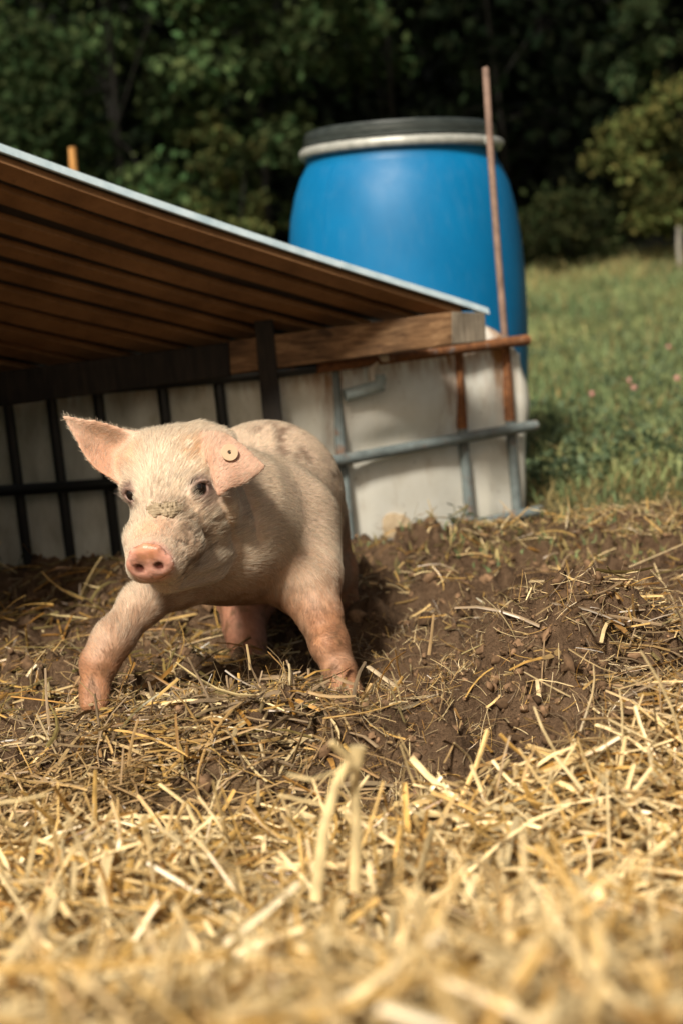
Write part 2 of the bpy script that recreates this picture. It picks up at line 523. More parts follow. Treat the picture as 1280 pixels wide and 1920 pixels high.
G_SHADE = (.004, .007, .003); G_MID = (.046, .078, .030); G_LT = (.080, .095, .030)  # darkest green has the deep wood's shade in the leaf colour
WG = 'trees at the edge of the wood'
tree(-3.9, 13.6, 1.6, 2.6, 2.6, 6000, .105, G_MID, 'dark leafy tree at the far left edge of the wood', 1, WG)
tree(-1.75, 13.4, 1.45, 2.5, 2.6, 9000, .105, G_MID, 'broad mid green tree rising above the middle of the brown shelter roof', 2, WG)
tree(-.45, 14.0, 1.1, 2.3, 2.7, 5200, .105, (.032, .052, .020), 'tall green tree directly left of the barrel lid', 3, WG)
tree(.85, 14.8, 1.0, 1.5, 3.4, 2700, .105, (.030, .050, .018), 'dark tree whose foliage hangs above the barrel lid', 4, WG)
tree(2.2, 16.6, 1.3, 2.4, 2.6, 1100, .13, (.008, .014, .006), 'very dark shaded tree behind the top of the rusty pole', 5, WG)  # shade of the gap between trees put into its leaf colour
tree(3.9, 14.6, .95, 2.2, 2.7, 4300, .105, (.034, .056, .024), 'green tree towering over the pale bush on the right', 6, WG)
tree(3.55, 13.2, .85, .75, .95, 5200, .075, G_LT, 'yellow-green leafy bush standing by the thin pale fence post', 7, None, 'bush', 'bush', 40)
tree(2.35, 13.6, .8, .35, .35, 3600, .07, (.03, .04, .015), 'low dark undergrowth bush at the meadow edge right of the barrel', 8, None, 'bush', 'bush', 30)
tree(-.72, 12.6, .42, .62, 1.0, 3200, .07, (.06, .075, .025), 'small olive green bush touching the left side of the barrel', 9, None, 'bush', 'bush', 26)
tree(-3.15, 12.7, .28, .9, .9, 1200, .07, G_LT, 'slim yellow-green bush at the left edge above the roof', 10, None, 'bush', 'bush', 16)
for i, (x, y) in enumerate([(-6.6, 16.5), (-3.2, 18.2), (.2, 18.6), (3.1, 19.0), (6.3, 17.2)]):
    tree(x, y, 2.3, 4.6, 4.4, 7000, .22, G_SHADE, ['shadowy tree deep in the wood outside the left edge of the front trees', 'shadowy tree deep in the wood behind the leafy left trees',
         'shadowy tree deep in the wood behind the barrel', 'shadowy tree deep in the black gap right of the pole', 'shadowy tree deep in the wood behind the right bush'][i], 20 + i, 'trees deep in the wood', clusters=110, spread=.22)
# far wood that reads as one mass
rg = np.random.default_rng(5)
n = 26000
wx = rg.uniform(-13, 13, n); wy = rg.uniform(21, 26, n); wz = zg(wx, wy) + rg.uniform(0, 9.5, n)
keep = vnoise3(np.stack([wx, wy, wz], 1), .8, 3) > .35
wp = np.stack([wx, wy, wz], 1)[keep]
far = leaves('far_wood', wp, rg.uniform(.2, .42, len(wp)), np.array(G_SHADE)[None] * rg.uniform(.5, 1.2, (len(wp), 1)), M_LEAF)
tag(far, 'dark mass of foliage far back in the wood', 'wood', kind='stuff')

# ------------------------------------------------------------------ meadow grass
def blades(name, x, y, h, w, lean, col, mat, rg):
    n = len(x)
    z = zg(x, y)
    yaw = rg.uniform(0, 2 * np.pi, n); la = rg.uniform(0, 2 * np.pi, n)
    wv = np.stack([np.cos(yaw), np.sin(yaw), np.zeros(n)], 1) * w[:, None] * .5
    ld = np.stack([np.cos(la), np.sin(la), np.zeros(n)], 1) * (lean * h)[:, None]
    b = np.stack([x, y, z - .01], 1); up = np.array([0, 0, 1.])[None]
    p1 = b + up * (h * .55)[:, None] + ld * .3; p2 = b + up * (h * (1 - .25 * lean))[:, None] + ld
    v = np.stack([b - wv, b + wv, p1 + wv * .8, p1 - wv * .8, p2], 1)
    i = np.arange(n)[:, None] * 5
    f = np.concatenate([i + np.array([0, 1, 2]), i + np.array([0, 2, 3]), i + np.array([3, 2, 4])], 1).reshape(-1, 3)
    c = np.repeat(col, 5, 0)
    return mesh_np(name, v.reshape(-1, 3), f, mat, c, smooth=False)

n = 95000
gy_ = 2.55 + 11.9 * rg.uniform(0, 1, n) ** 1.5
gx_ = rg.uniform(-.35, .36, n) * gy_ * 1.25 + .1 * gy_
e_ = 2.86 + .55 * (fbm2(gx_ * 3, gy_ * 3, 41, 3) - .5) * 2 - .05 * np.clip(gx_, 0, 1.5)
tankline = (gx_ < .46) & (gy_ < 3.75) & ~((gx_ > .0) & (gy_ < 2.9))
bar_ = (gx_ - .18) ** 2 + (gy_ - 3.80) ** 2 < .33 ** 2
keep = (gy_ > e_ + .02 + .75 * rg.uniform(-.55, .55, n)) & ~tankline & ~bar_
gx_, gy_ = gx_[keep], gy_[keep]; n = len(gx_)
pt = fbm2(gx_ * 1.3, gy_ * 1.3, 51, 3); pt2 = fbm2(gx_ * 4, gy_ * 2.5, 57, 3)
t_ = np.clip((pt - .3) * 2.2, 0, 1)[:, None]
gcol = (1 - t_) * np.array([.14, .195, .085]) + t_ * np.array([.30, .335, .14])
dry = (rg.uniform(0, 1, n) < .16 + .62 * (1 - sstep(3.1, 3.9, gy_))) | (gy_ > 11.5) & (rg.uniform(0, 1, n) < .5)
gcol[dry] = np.array([.30, .24, .10]) * rg.uniform(.6, 1.2, (dry.sum(), 1))
gcol *= (rg.uniform(.65, 1.35, n) * (.75 + .5 * pt2))[:, None]
grass = blades('meadow_grass', gx_, gy_, rg.uniform(.03, .105, n) * (.6 + .08 * gy_) * (.5 + pt2) * (.35 + .65 * sstep(2.9, 3.9, gy_)), rg.uniform(.004, .009, n) * (.8 + .09 * gy_), rg.uniform(.1, .8, n), gcol, M_GRASS, rg)
tag(grass, 'uneven yellow-green grass of the meadow behind the pen', 'grass', kind='stuff')
# broad clover leaves among the grass
n = 9000
cy = 3.55 + 7 * rg.uniform(0, 1, n) ** 1.6; cx = rg.uniform(.10, .40, n) * cy
ok = ((cx > .48) | (cy > 4.1)) & (fbm2(cx * 2.5, cy * 2.5, 71, 2) > .48)
cx, cy = cx[ok], cy[ok]
clover = leaves('clover_patch', np.stack([cx, cy, zg(cx, cy) + rg.uniform(.01, .07, len(cx))], 1), rg.uniform(.016, .034, len(cx)),
                np.array([.085, .12, .06])[None] * rg.uniform(.6, 1.6, (len(cx), 1)), M_GRASS)
tag(clover, 'patches of low dark clover leaves in the meadow', 'clover', kind='stuff')

def flower(px, py, y, label):
    p = P(px, py, y); z0 = float(zg(p.x, p.y))
    root = empty('clover_flower', (p.x, p.y, z0), label, 'flower', 'pink clover flowers in the meadow')
    top = max(p.z, z0 + .05)
    mb = MB(); mb.tube([(p.x, p.y, z0 - .01), (p.x + .004, p.y, (z0 + top) / 2), (p.x, p.y, top)], .0018, 5); mb.build('stem', M_STEM, root)
    mb = MB(); rr = .008
    for k in range(26):
        a = k * 2.4; h = 1 - 2 * (k + .5) / 26; q = math.sqrt(max(0, 1 - h * h))
        c = Vector((p.x, p.y, top)); d = Vector((q * math.cos(a), q * math.sin(a), h))
        mb.tube([c + d * rr * .3, c + d * rr * .8, c + d * rr * 1.25], [.0015, .0028, .0008], 5)
    mb.build('bloom', M_PINK, root)
flower(1184, 781, 5.2, 'upper pink clover bloom of the close pair right of the barrel')
flower(1192, 798, 5.1, 'lower pink clover bloom of the close pair right of the barrel')
flower(1256, 720, 6.2, 'single pink clover bloom standing highest in the meadow')
flower(1273, 792, 5.1, 'pink clover bloom at the right edge of the photo')
flower(1113, 800, 5.0, 'pale pink clover bloom nearest the blue barrel')

# ------------------------------------------------------------------ fence post and stake far back
p = P(1274, 505, 12.4); z0 = float(zg(p.x, p.y)); tp = P(1272, 425, 12.4)
mb = MB(); mb.tube([(p.x, p.y, z0 - .1), (p.x, p.y, (z0 + tp.z) / 2), (tp.x, p.y, tp.z)], [.022, .021, .020], 9)
tag(mb.build('fence_post', M_GREYWOOD), 'thin pale fence post at the meadow edge on the far right', 'post')
p = P(138, 310, 5.0); tp = P(136, 276, 5.0)
mb = MB(); mb.tube([(p.x + .01, p.y, float(zg(p.x, p.y)) - .1), p, tp], [.014, .014, .013], 8)
tag(mb.build('wooden_stake', M_STAKE), 'orange wooden stake tip showing above the left part of the roof', 'stake')

# ------------------------------------------------------------------ blue barrel
bc = P(773, 850, 3.80); bz = float(zg(bc.x, 3.80)) - .01
AX = Matrix.Rotation(R(2.4), 3, 'Y')
barrel = empty('blue_barrel', (bc.x, 3.80, bz), 'blue plastic barrel with black lid and metal band behind the white tank', 'barrel')
BC = Vector((bc.x, 3.80, bz))
S = .980 / .955
prof = [(0, 0), (.22, 0), (.25, .012), (.268, .04), (.287, .10), (.302, .20), (.311, .32), (.314, .44), (.311, .55), (.304, .64), (.294, .715), (.279, .775), (.263, .815), (.252, .832), (.247, .842), (.246, .868), (0, .868)]
mb = MB(); mb.lathe([(r, z * S) for r, z in prof], BC, AX, 96)
o = mb.build('body', M_BLUE, barrel, angle=50)
ring = []
for k in range(14):
    w = 2 * math.pi * k / 14; ring.append((.254 + .009 * math.cos(w), (.873 + .0125 * math.sin(w)) * S))
mb = MB(); mb.lathe(ring, BC, AX, 96, closed=True)
cl = mb.build('clamp_ring', M_RING, barrel)
mb = MB()
a0 = -.70
for da in (0.0, .05, .10, .15, .20): pass
pts = [BC + AX @ Vector((.268 * math.cos(a), .268 * math.sin(a), .872 * S)) for a in (a0, a0 + .12, a0 + .24, a0 + .36)]
mb.tube(pts, [.008, .009, .009, .007], 8, flat=1.3)
mb.build('lever', M_RING, cl)
bpy.data.objects['lever'].matrix_parent_inverse = Matrix.Identity(4)
lid = [(.246, .868), (.2465, .887), (.2515, .890), (.2515, .896), (.247, .899), (.2485, .902), (.2485, .914), (.2455, .917), (.246, .919), (.243, .924), (.237, .926), (.228, .925), (.222, .917), (0, .915)]
mb = MB(); mb.lathe([(r, z * S) for r, z in lid], BC, AX, 96)
mb.build('lid', M_LID, barrel, angle=25)

sp_ = []
for a in (-2.35, -2.35 + math.pi):
    mb = MB(); pts = []
    for r, z in prof[2:14]:
        pts.append(BC + AX @ Vector(((r + .0002) * math.cos(a), (r + .0002) * math.sin(a), z * S)))
    mb.tube(pts, .0013, 6); mb.build('mould_seam', M_BLUE, barrel)
# ------------------------------------------------------------------ rusty pole
p0 = P(908, 126, 3.28); p1 = P(967, 955, 3.28)
mb = MB()
pp = [p0.lerp(p1, t) for t in (0, .005, .2, .4, .6, .8, 1, 1.08)]
mb.tube([q + Vector((.0015 * math.sin(i * 2), 0, 0)) for i, q in enumerate(pp)], [.0064, .0080, .0080, .0081, .0081, .0080, .0080, .0080], 14)
tag(mb.build('rusty_pole', M_POLE), 'tall thin rusty pole leaning in front of the blue barrel', 'pole')

# ------------------------------------------------------------------ cut tank wall with tubular cage
def railpt(px, y, z):
    # x so that the point at depth y shows at photo column px (roll included)
    q = P(px, 800, y); q2 = P(px, 900, y)
    t = (z - q.z) / (q2.z - q.z); r = q.lerp(q2, t)
    return Vector((r.x, y, z))
PATH = [(-230, 3.06), (-120, 3.03), (0, 3.0), (110, 2.965), (230, 2.93), (350, 2.905), (450, 2.895), (530, 2.905), (600, 2.935), (700, 3.02), (800, 3.11), (900, 3.20), (1005, 3.295)]
def pathy(px): return float(np.interp(px, [a for a, b in PATH], [b for a, b in PATH]))
tank = empty('cut_tank_wall', (0.1, 3.05, 0.0), 'white plastic tank wall in a rusty tubular cage under the roof', 'tank')
def rail(z, pxs, mat, r=.0125, name='rail', label=None):
    mb = MB(); mb.tube([railpt(a, pathy(a), z) for a in pxs], r, 12)
    o = mb.build(name, mat, tank)
    if label: o['label'] = label
    return o
L = [-230, -120, 0, 110, 230, 350, 450, 530, 590]
rail(.412, L, M_STEEL_SHADE, label='dark shaded top rail')
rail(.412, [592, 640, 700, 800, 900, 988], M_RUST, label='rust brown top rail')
rail(.213, L, M_STEEL_SHADE, label='dark shaded middle rail')
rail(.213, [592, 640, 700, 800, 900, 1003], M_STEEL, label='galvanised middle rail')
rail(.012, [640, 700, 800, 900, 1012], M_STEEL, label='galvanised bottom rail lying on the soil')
rail(.012, L, M_STEEL_SHADE, label='dark shaded bottom rail')
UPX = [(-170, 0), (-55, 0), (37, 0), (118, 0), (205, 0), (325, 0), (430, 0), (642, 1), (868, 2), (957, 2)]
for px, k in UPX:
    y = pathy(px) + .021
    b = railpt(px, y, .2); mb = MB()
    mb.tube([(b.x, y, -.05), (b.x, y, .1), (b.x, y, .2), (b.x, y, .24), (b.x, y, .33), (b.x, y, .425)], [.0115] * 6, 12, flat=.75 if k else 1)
    o = mb.build('upright', (M_STEEL_SHADE, M_STEEL, M_STEEL)[k], tank)
    if k == 2:   # upper half rusted: a sleeve of scale round the tube
        mb = MB(); mb.tube([(b.x, y, .232), (b.x, y, .3), (b.x, y, .405)], [.0124, .0126, .0126], 12, flat=.8)
        s_ = mb.build('rust_sleeve', M_RUST, None); attach(s_, tank); s_['label'] = 'rust covered upper half of an upright'
# plastic shell: follows the cage, pillow-shaped between the bars, rolled back at its right end and top
nu, nv = 260, 70
us = np.linspace(-240, 968, nu)
prof_v = np.linspace(-.05, .458, nv)
V = np.zeros((nu, nv, 3)); rust = np.zeros((nu, nv)); grime = np.zeros((nu, nv))
upx = np.array([u for u, k in UPX])
for i, u in enumerate(us):
    y = pathy(u) + .047
    for j, z in enumerate(prof_v):
        if u > 880 and z > 0: z = z * (1 - .17 * ((u - 880) / 88) ** 2.2)
        q = railpt(u, y, z)
        du = np.min(np.abs(upx - u))
        bulge = .012 * (1 - math.exp(-(du / 45) ** 2)) + .010 * (1 - math.exp(-((z - .213) / .05) ** 2))
        panel = .018 * math.exp(-((u - 755) / 95) ** 2 - ((z - .30) / .085) ** 2)     # raised moulding
        dent = .012 * math.exp(-((u - 730) / 60) ** 2 - ((z - .235) / .03) ** 2)
        back = 0.0
        if z > .40: back += .06 * ((z - .40) / .06) ** 2
        V[i, j] = (q.x, q.y - bulge - panel + dent + back, z)
        near_bar = max(math.exp(-((u - 850) / 28) ** 2), math.exp(-((u - 935) / 26) ** 2), .7 * math.exp(-((u - 620) / 25) ** 2))
        rust[i, j] = near_bar * sstep(.18, .34, z) * .8 + .6 * math.exp(-((z - .395) / .03) ** 2)
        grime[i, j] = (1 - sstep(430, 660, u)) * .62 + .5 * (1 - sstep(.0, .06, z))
v = V.reshape(-1, 3).tolist(); rust_l = rust.ravel().tolist(); gr_l = grime.ravel().tolist()
iv = np.arange(nu * nv).reshape(nu, nv)
faces = np.stack([iv[:-1, :-1], iv[1:, :-1], iv[1:, 1:], iv[:-1, 1:]], -1).reshape(-1, 4).tolist()
# rolled right edge: quarter turn then straight back
nr = 14
prev = iv[-1].tolist()
for k in range(1, nr + 1):
    cur = []
    for j, z in enumerate(prof_v):
        b = V[-1, j]
        w = min(1, k / 9) * math.pi / 2
        swell = .016 + .016 * math.exp(-((z - .31) / .085) ** 2) + .006 * math.exp(-((z - .1) / .10) ** 2)
        sx = swell * math.sin(w) * (1 - sstep(.36, .46, z) * .75); sy = .05 * (1 - math.cos(w)) + max(0, k - 9) * .02
        cur.append(len(v)); v.append((b[0] + sx, b[1] + sy, b[2])); rust_l.append(0); gr_l.append(.1)
    for j in range(nv - 1): faces.append([prev[j], cur[j], cur[j + 1], prev[j + 1]])
    prev = cur
# top rolls away to the back
shell = mesh_np('plastic_shell', v, faces, M_TANK, extra={'rust': rust_l, 'grime': gr_l})
attach(shell, tank)
sm = shell.modifiers.new('wall', 'SOLIDIFY'); sm.thickness = .004; sm.offset = 1
# grey pipe stub with its white elbow
y = pathy(690) - .005
a = P(646, 742, y - .02); b = P(716, 722, y + .005)
mb = MB(); mb.tube([a, a.lerp(b, .5), b], .0135, 14)
dp = mb.build('drain_pipe', M_PIPE, tank)
mb = MB(); c = P(712, 722, y); d = P(712, 703, y); mb.tube([c, d], .011, 12); mb.tube([P(712, 712, y), P(722, 706, y)], .0075, 10)
mb.build('valve', M_PIPE, tank)
mb = MB(); mb.tube([P(699, 715, y + .01), P(697, 690, y + .012), P(700, 678, y + .014)], [.010, .011, .013], 12)
mb.tube([P(640, 690, y + .02), P(680, 676, y + .016), P(727, 668, y + .02)], [.010, .011, .011], 12)
mb.build('elbow', m_simple('white_fitting', (.50, .44, .36), (.70, .65, .56), .45), tank)
# slab of dry mud stuck low on the plastic
mb = MB()
ring_ = []
rg2 = random.Random(3)
yy = pathy(735) + .014
cen = P(735, 985, yy)
for k in range(22):
    w = 2 * math.pi * k / 22
    q = P(735 + 42 * math.cos(w) * rg2.uniform(.8, 1.1) * (1 if math.cos(w) < 0 else .95), 985 - 24 * math.sin(w) * rg2.uniform(.75, 1.15), yy + .0 + (.045 * math.cos(w) * .35))
    ring_.append(q)
fr = [q + Vector((0, -.0015, 0)) for q in ring_]; bk = [q + Vector((0, .012, 0)) for q in ring_]
inn = [q.lerp(cen, .35) + Vector((0, -.0035, 0)) for q in ring_]
n_ = 22
mb.add(bk + fr + inn + [cen + Vector((0, -.004, 0))],
       [(k, (k + 1) % n_, n_ + (k + 1) % n_, n_ + k) for k in range(n_)] + [(n_ + k, n_ + (k + 1) % n_, 2 * n_ + (k + 1) % n_, 2 * n_ + k) for k in range(n_)] + [(2 * n_ + k, 2 * n_ + (k + 1) % n_, 3 * n_) for k in range(n_)])
mb.build('mud_slab', m_simple('pale_mud', (.34, .25, .15), (.52, .41, .27), .9, 0, 50, .4), tank)

# ------------------------------------------------------------------ shelter roof
R0 = P(856, 584, 2.99); R1 = P(0, 297, 2.30); L0 = P(90, 690, 2.93)
sd = (R1 - R0); slen = sd.length; sd.normalize()
td = (L0 - R0); td.normalize()
nrm = sd.cross(td).normalized()
if nrm.z < 0: nrm = -nrm
perp = nrm.cross(sd).normalized()
if perp.dot(td) < 0: perp = -perp
roof = empty('shelter_roof', (R0.x, R0.y, R0.z), 'low sloping shelter roof of brown slats under a dark sheet with a pale edge strip', 'shelter')
PITCH = .066; AMP = .017
ns, nt = 40, 420
SL, TL = slen * 1.24, 1.75
def rsag(s_): return -.012 * math.sin(math.pi * min(1, max(0, s_ / SL)))
SLAT_T = .015
v = np.zeros((ns, nt, 3))
tt = np.linspace(0, TL, nt); ss = np.linspace(-.05, SL, ns)
for j, t in enumerate(tt):
    w = .0025 * math.sin(2 * math.pi * t * td.dot(perp) / PITCH)
    for i, s in enumerate(ss):
        v[i, j] = R0 + sd * s + td * t + nrm * (w + .003 + SLAT_T + rsag(s))
iv = np.arange(ns * nt).reshape(ns, nt)
f = np.stack([iv[:-1, :-1], iv[1:, :-1], iv[1:, 1:], iv[:-1, 1:]], -1).reshape(-1, 4)
sheet = mesh_np('roof_sheet', v.reshape(-1, 3), f, M_SHADE_SHEET)
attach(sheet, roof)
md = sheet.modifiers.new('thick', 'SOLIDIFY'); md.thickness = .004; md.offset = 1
rgs = random.Random(12)
for k in range(26):
    off = k * PITCH + rgs.uniform(-.003, .003) + (.002 if k == 0 else 0); wd_ = PITCH * rgs.uniform(.50, .58)
    vv = []; ff = []; e0 = -.020 + rgs.uniform(-.012, .006); tw = rgs.uniform(-.0015, .0015)
    for i in range(15):
        s_ = e0 + (SL - .01 - e0) * i / 14; wob = .0015 * math.sin(i * .9 + k * 2)
        for du, dn in ((0, 0), (wd_, 0), (wd_, SLAT_T - .0015), (0, SLAT_T - .0015)):
            t_ = (off + du + wob) / td.dot(perp)
            vv.append(R0 + sd * s_ + td * t_ - sd * (t_ * td.dot(sd)) * 0 + nrm * (dn + rsag(s_) + tw * (1 if du else -1)))
    for i in range(14):
        for q in range(4): ff.append((i * 4 + q, i * 4 + (q + 1) % 4, i * 4 + 4 + (q + 1) % 4, i * 4 + 4 + q))
    ff += [(3, 2, 1, 0), (56, 57, 58, 59)]
    mb = MB(); mb.add(vv, ff); mb.build('slat', M_ROOF, roof, smooth=False)
# pale edge strip folded over the rim
mb = MB()
for i in range(12):
    s0 = -.04 + (SL + .04) * i / 12; s1 = -.04 + (SL + .04) * (i + 1) / 12
st_pts = []
pl = []
NS = 24
for i in range(NS + 1):
    s = -.094 + (SL + .094) * i / NS
    sag = -.012 * math.sin(math.pi * min(1, max(0, s / SL)))
    c = R0 + sd * s + nrm * (SLAT_T + .007 + sag)
    pl.append([c - perp * .012 - nrm * .011, c - perp * .012 + nrm * .004, c + perp * .011 + nrm * .004, c + perp * .011 + nrm * .001, c - perp * .008 + nrm * .001, c - perp * .008 - nrm * .011])
vv = [q for s in pl for q in s]; ff = []
for i in range(NS):
    for k in range(6):
        k2 = (k + 1) % 6; ff.append((i * 6 + k, i * 6 + k2, i * 6 + 6 + k2, i * 6 + 6 + k))
ff += [(0, 1, 2, 3, 4, 5), tuple(NS * 6 + k for k in (5, 4, 3, 2, 1, 0))]
mb.add(vv, ff); mb.build('edge_strip', M_RIM, roof, angle=30)
# beam: right end sawn obliquely so that its end grain shows
bt = .066
Tr = P(846, 584, 2.93); Br = P(846, 646, 2.93)
Te = P(909, 586, 3.00); Be = P(911, 640, 3.00)
Tl = P(-160, 718, 2.80); Bl = Tl + Vector((0, 0, -.068))
bk_ = Vector((.02, .052, .0))
mb = MB()
# front face Tr..Tl, end face Tr..Te, back face behind
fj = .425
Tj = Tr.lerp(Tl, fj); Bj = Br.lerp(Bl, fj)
mb.box8([Bj, Br, Be, Bj + bk_, Tj, Tr, Te, Tj + bk_])
beam = mb.build('beam', M_BEAM, roof, smooth=False, bevel=.003)
beam.data.materials.append(M_BEAM_END)
for fc in beam.data.polygons:
    if fc.normal.x > .5: fc.material_index = 1
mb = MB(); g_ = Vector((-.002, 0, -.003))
mb.box8([Bl, Bj + g_, Bj + bk_ + g_, Bl + bk_, Tl, Tj + g_, Tj + bk_ + g_, Tl + bk_])  # left length of the same beam, painted dark for roof shade
mb.build('beam', M_SHADE_WOOD, roof, smooth=False, bevel=.003)['label'] = 'left length of the beam, coloured dark as roof shade'
# dark post carrying the beam, and the two posts at the high end
def plank(a, b, w, d, name, mat, label=None, root=roof):
    a, b = Vector(a), Vector(b)
    ux = Vector((1, 0, 0)) * w / 2; uy = Vector((0, 1, 0)) * d / 2
    mb = MB(); mb.box8([a - ux - uy, a + ux - uy, a + ux + uy, a - ux + uy, b - ux - uy, b + ux - uy, b + ux + uy, b - ux + uy])
    o = mb.build(name, mat, root, smooth=False, bevel=.003)
    if label: o['label'] = label
    return o
a = P(512, 830, 2.86); a.z = -.05
plank(a, P(495, 600, 2.90), .038, .034, 'post', M_SHADE_WOOD, 'dark post in front of the beam')
for s, t in ((SL - .05, .06), (SL - .05, 1.2)):
    q = R0 + sd * s + td * t
    plank((q.x, q.y, -.05), (q.x, q.y, q.z), .06, .06, 'post', M_SHADE_WOOD)
q0 = R0 + sd * (SL - .05) + td * -.0 - nrm * .03; q1 = R0 + sd * (SL - .05) + td * 1.7 - nrm * .03
mb = MB(); mb.tube([q0, q1], .028, 4); mb.build('rafter', M_SHADE_WOOD, roof)
# unseen boarding added to keep light out at the high end and far side
for i in range(17):
    t0_ = .03 + i * .1
    q = R0 + sd * (SL - .05) + td * (t0_ + .045) ; dx = Vector((td.x, td.y, 0)).normalized(); dn = Vector((-dx.y, dx.x, 0))
    a = dx * .045; b = dn * .009
    mb = MB(); lo = -.04; hi = q.z - .05
    c4_ = [(-1, -1), (1, -1), (1, 1), (-1, 1)]
    mb.box8([Vector((q.x, q.y, lo)) + a * i_ + b * j_ for i_, j_ in c4_] + [Vector((q.x, q.y, hi + (i % 3) * .004)) + a * i_ + b * j_ for i_, j_ in c4_])
    mb.build('shade_board', M_SHADE_WOOD, roof, smooth=False)
for i in range(14):
    s0_ = .05 + i * .13
    if s0_ > SL - .2: break
    q = R0 + sd * s0_ + td * 1.68; dx = Vector((sd.x, sd.y, 0)).normalized(); dn = Vector((-dx.y, dx.x, 0))
    a = dx * .058; b = dn * .009
    mb = MB(); lo = -.04; hi = q.z - .05
    mb.box8([Vector((q.x, q.y, lo)) + a * i_ + b * j_ for i_, j_ in c4_] + [Vector((q.x, q.y, hi)) + a * i_ + b * j_ for i_, j_ in c4_])
    mb.build('shade_board', M_SHADE_WOOD, roof, smooth=False)

# ------------------------------------------------------------------ pig (sculpted as one distance field, then skinned)
H = .0030
LO = np.array([-.46, 1.62, -.03]); HI = np.array([.12, 2.70, .50])
NG = np.ceil((HI - LO) / H).astype(int)
SDF = np.full(NG, .05, np.float32)

def box_of(lo, hi, m):
    i0 = np.clip(np.floor((np.asarray(lo) - m - LO) / H).astype(int), 0, NG - 1)
    i1 = np.clip(np.ceil((np.asarray(hi) + m - LO) / H).astype(int) + 1, 1, NG)
    sl = tuple(slice(a, b) for a, b in zip(i0, i1))
    g = [(np.arange(a, b) * H + LO[k]).astype(np.float32) for k, (a, b) in enumerate(zip(i0, i1))]
    return sl, np.meshgrid(*g, indexing='ij')

def blend(sl, d, k, sub=False):
    cur = SDF[sl]
    if sub: d = -d
    if k > 0:
        if sub:
            h = np.clip(.5 - .5 * (cur - d) / k, 0, 1); SDF[sl] = cur * (1 - h) + d * h + k * h * (1 - h)
        else:
            h = np.clip(.5 + .5 * (d - cur) / k, 0, 1); SDF[sl] = d * (1 - h) + cur * h - k * h * (1 - h)
    else:
        SDF[sl] = np.maximum(cur, d) if sub else np.minimum(cur, d)

def cone(a, b, ra, rb, k=.02, sub=False):
    a = np.asarray(a, float); b = np.asarray(b, float)
    m = max(ra, rb) + k + .012
    sl, (X, Y, Z) = box_of(np.minimum(a, b), np.maximum(a, b), m)
    ba = b - a; l2 = float(ba @ ba) + 1e-12
    t = np.clip(((X - a[0]) * ba[0] + (Y - a[1]) * ba[1] + (Z - a[2]) * ba[2]) / l2, 0, 1)
    d = np.sqrt((X - a[0] - ba[0] * t) ** 2 + (Y - a[1] - ba[1] * t) ** 2 + (Z - a[2] - ba[2] * t) ** 2) - (ra + (rb - ra) * t)
    blend(sl, d, k, sub)

def ball(c, r, k=.02, sub=False): cone(c, np.asarray(c) + 1e-5, r, r, k, sub)

def ell(c, rad, axes, k=.01, sub=False, rnd=0.0):
    c = np.asarray(c, float); m = max(rad) + k + .012
    sl, (X, Y, Z) = box_of(c, c, m)
    q = np.stack([X - c[0], Y - c[1], Z - c[2]], -1) @ np.asarray(axes, float).T
    k0 = np.sqrt(((q / np.array(rad)) ** 2).sum(-1)); k1 = np.sqrt(((q / np.array(rad) ** 2) ** 2).sum(-1)) + 1e-6
    blend(sl, (k0 * (k0 - 1) / k1).astype(np.float32), k, sub)

def chain(pts, k=.02):
    for (p, r), (q, s) in zip(pts[:-1], pts[1:]): cone(p, q, r, s, k)

# trunk
ball(PA(452, 992, 2.00), .095, .03)
chain([(PA(480, 985, 2.07), .103), (PA(500, 934, 2.24), .110), (PA(534, 962, 2.46), .101)], .05)
ball(PA(545, 990, 2.53), .084, .04); ball(PA(541, 985, 2.40), .096, .03)
cone(PA(446, 1018, 2.0), PA(500, 1030, 2.30), .068, .074, .05)             # brisket and belly
cone(PA(405, 950, 1.955), PA(362, 905, 1.90), .088, .066, .05)             # neck
ball(PA(430, 1010, 1.935), .060, .04)                                      # jowl fold
# shoulder and left foreleg (right in the picture)
cone(PA(543, 985, 2.05), PA(566, 1075, 2.00), .076, .058, .022)
chain([(PA(570, 1090, 1.99), .048), (PA(598, 1150, 1.955), .0295), (PA(617, 1205, 1.93), .0238), (PA(635, 1255, 1.905), .0195), (PA(650, 1300, 1.885), .023)], .018)
# right foreleg, thrown forward and out (left in the picture)
cone(PA(392, 1050, 1.97), PA(338, 1082, 1.91), .060, .040, .03)
chain([(PA(332, 1085, 1.91), .038), (PA(266, 1133, 1.845), .0262), (PA(215, 1196, 1.80), .0235), (PA(187, 1243, 1.775), .0212), (PA(177, 1290, 1.76), .0165)], .018)
# left hind leg
cone(PA(562, 1020, 2.46), PA(612, 1080, 2.42), .080, .052, .05)
chain([(PA(612, 1080, 2.42), .050), (PA(634, 1130, 2.43), .031), (PA(642, 1165, 2.44), .024), (PA(642, 1208, 2.39), .020)], .02)
# right hind leg stepping under the belly
cone(PA(470, 1030, 2.42), PA(462, 1110, 2.32), .080, .050, .05)
chain([(PA(460, 1115, 2.31), .048), (PA(458, 1170, 2.27), .032), (PA(464, 1205, 2.25), .027), (PA(470, 1255, 2.20), .024)], .018)
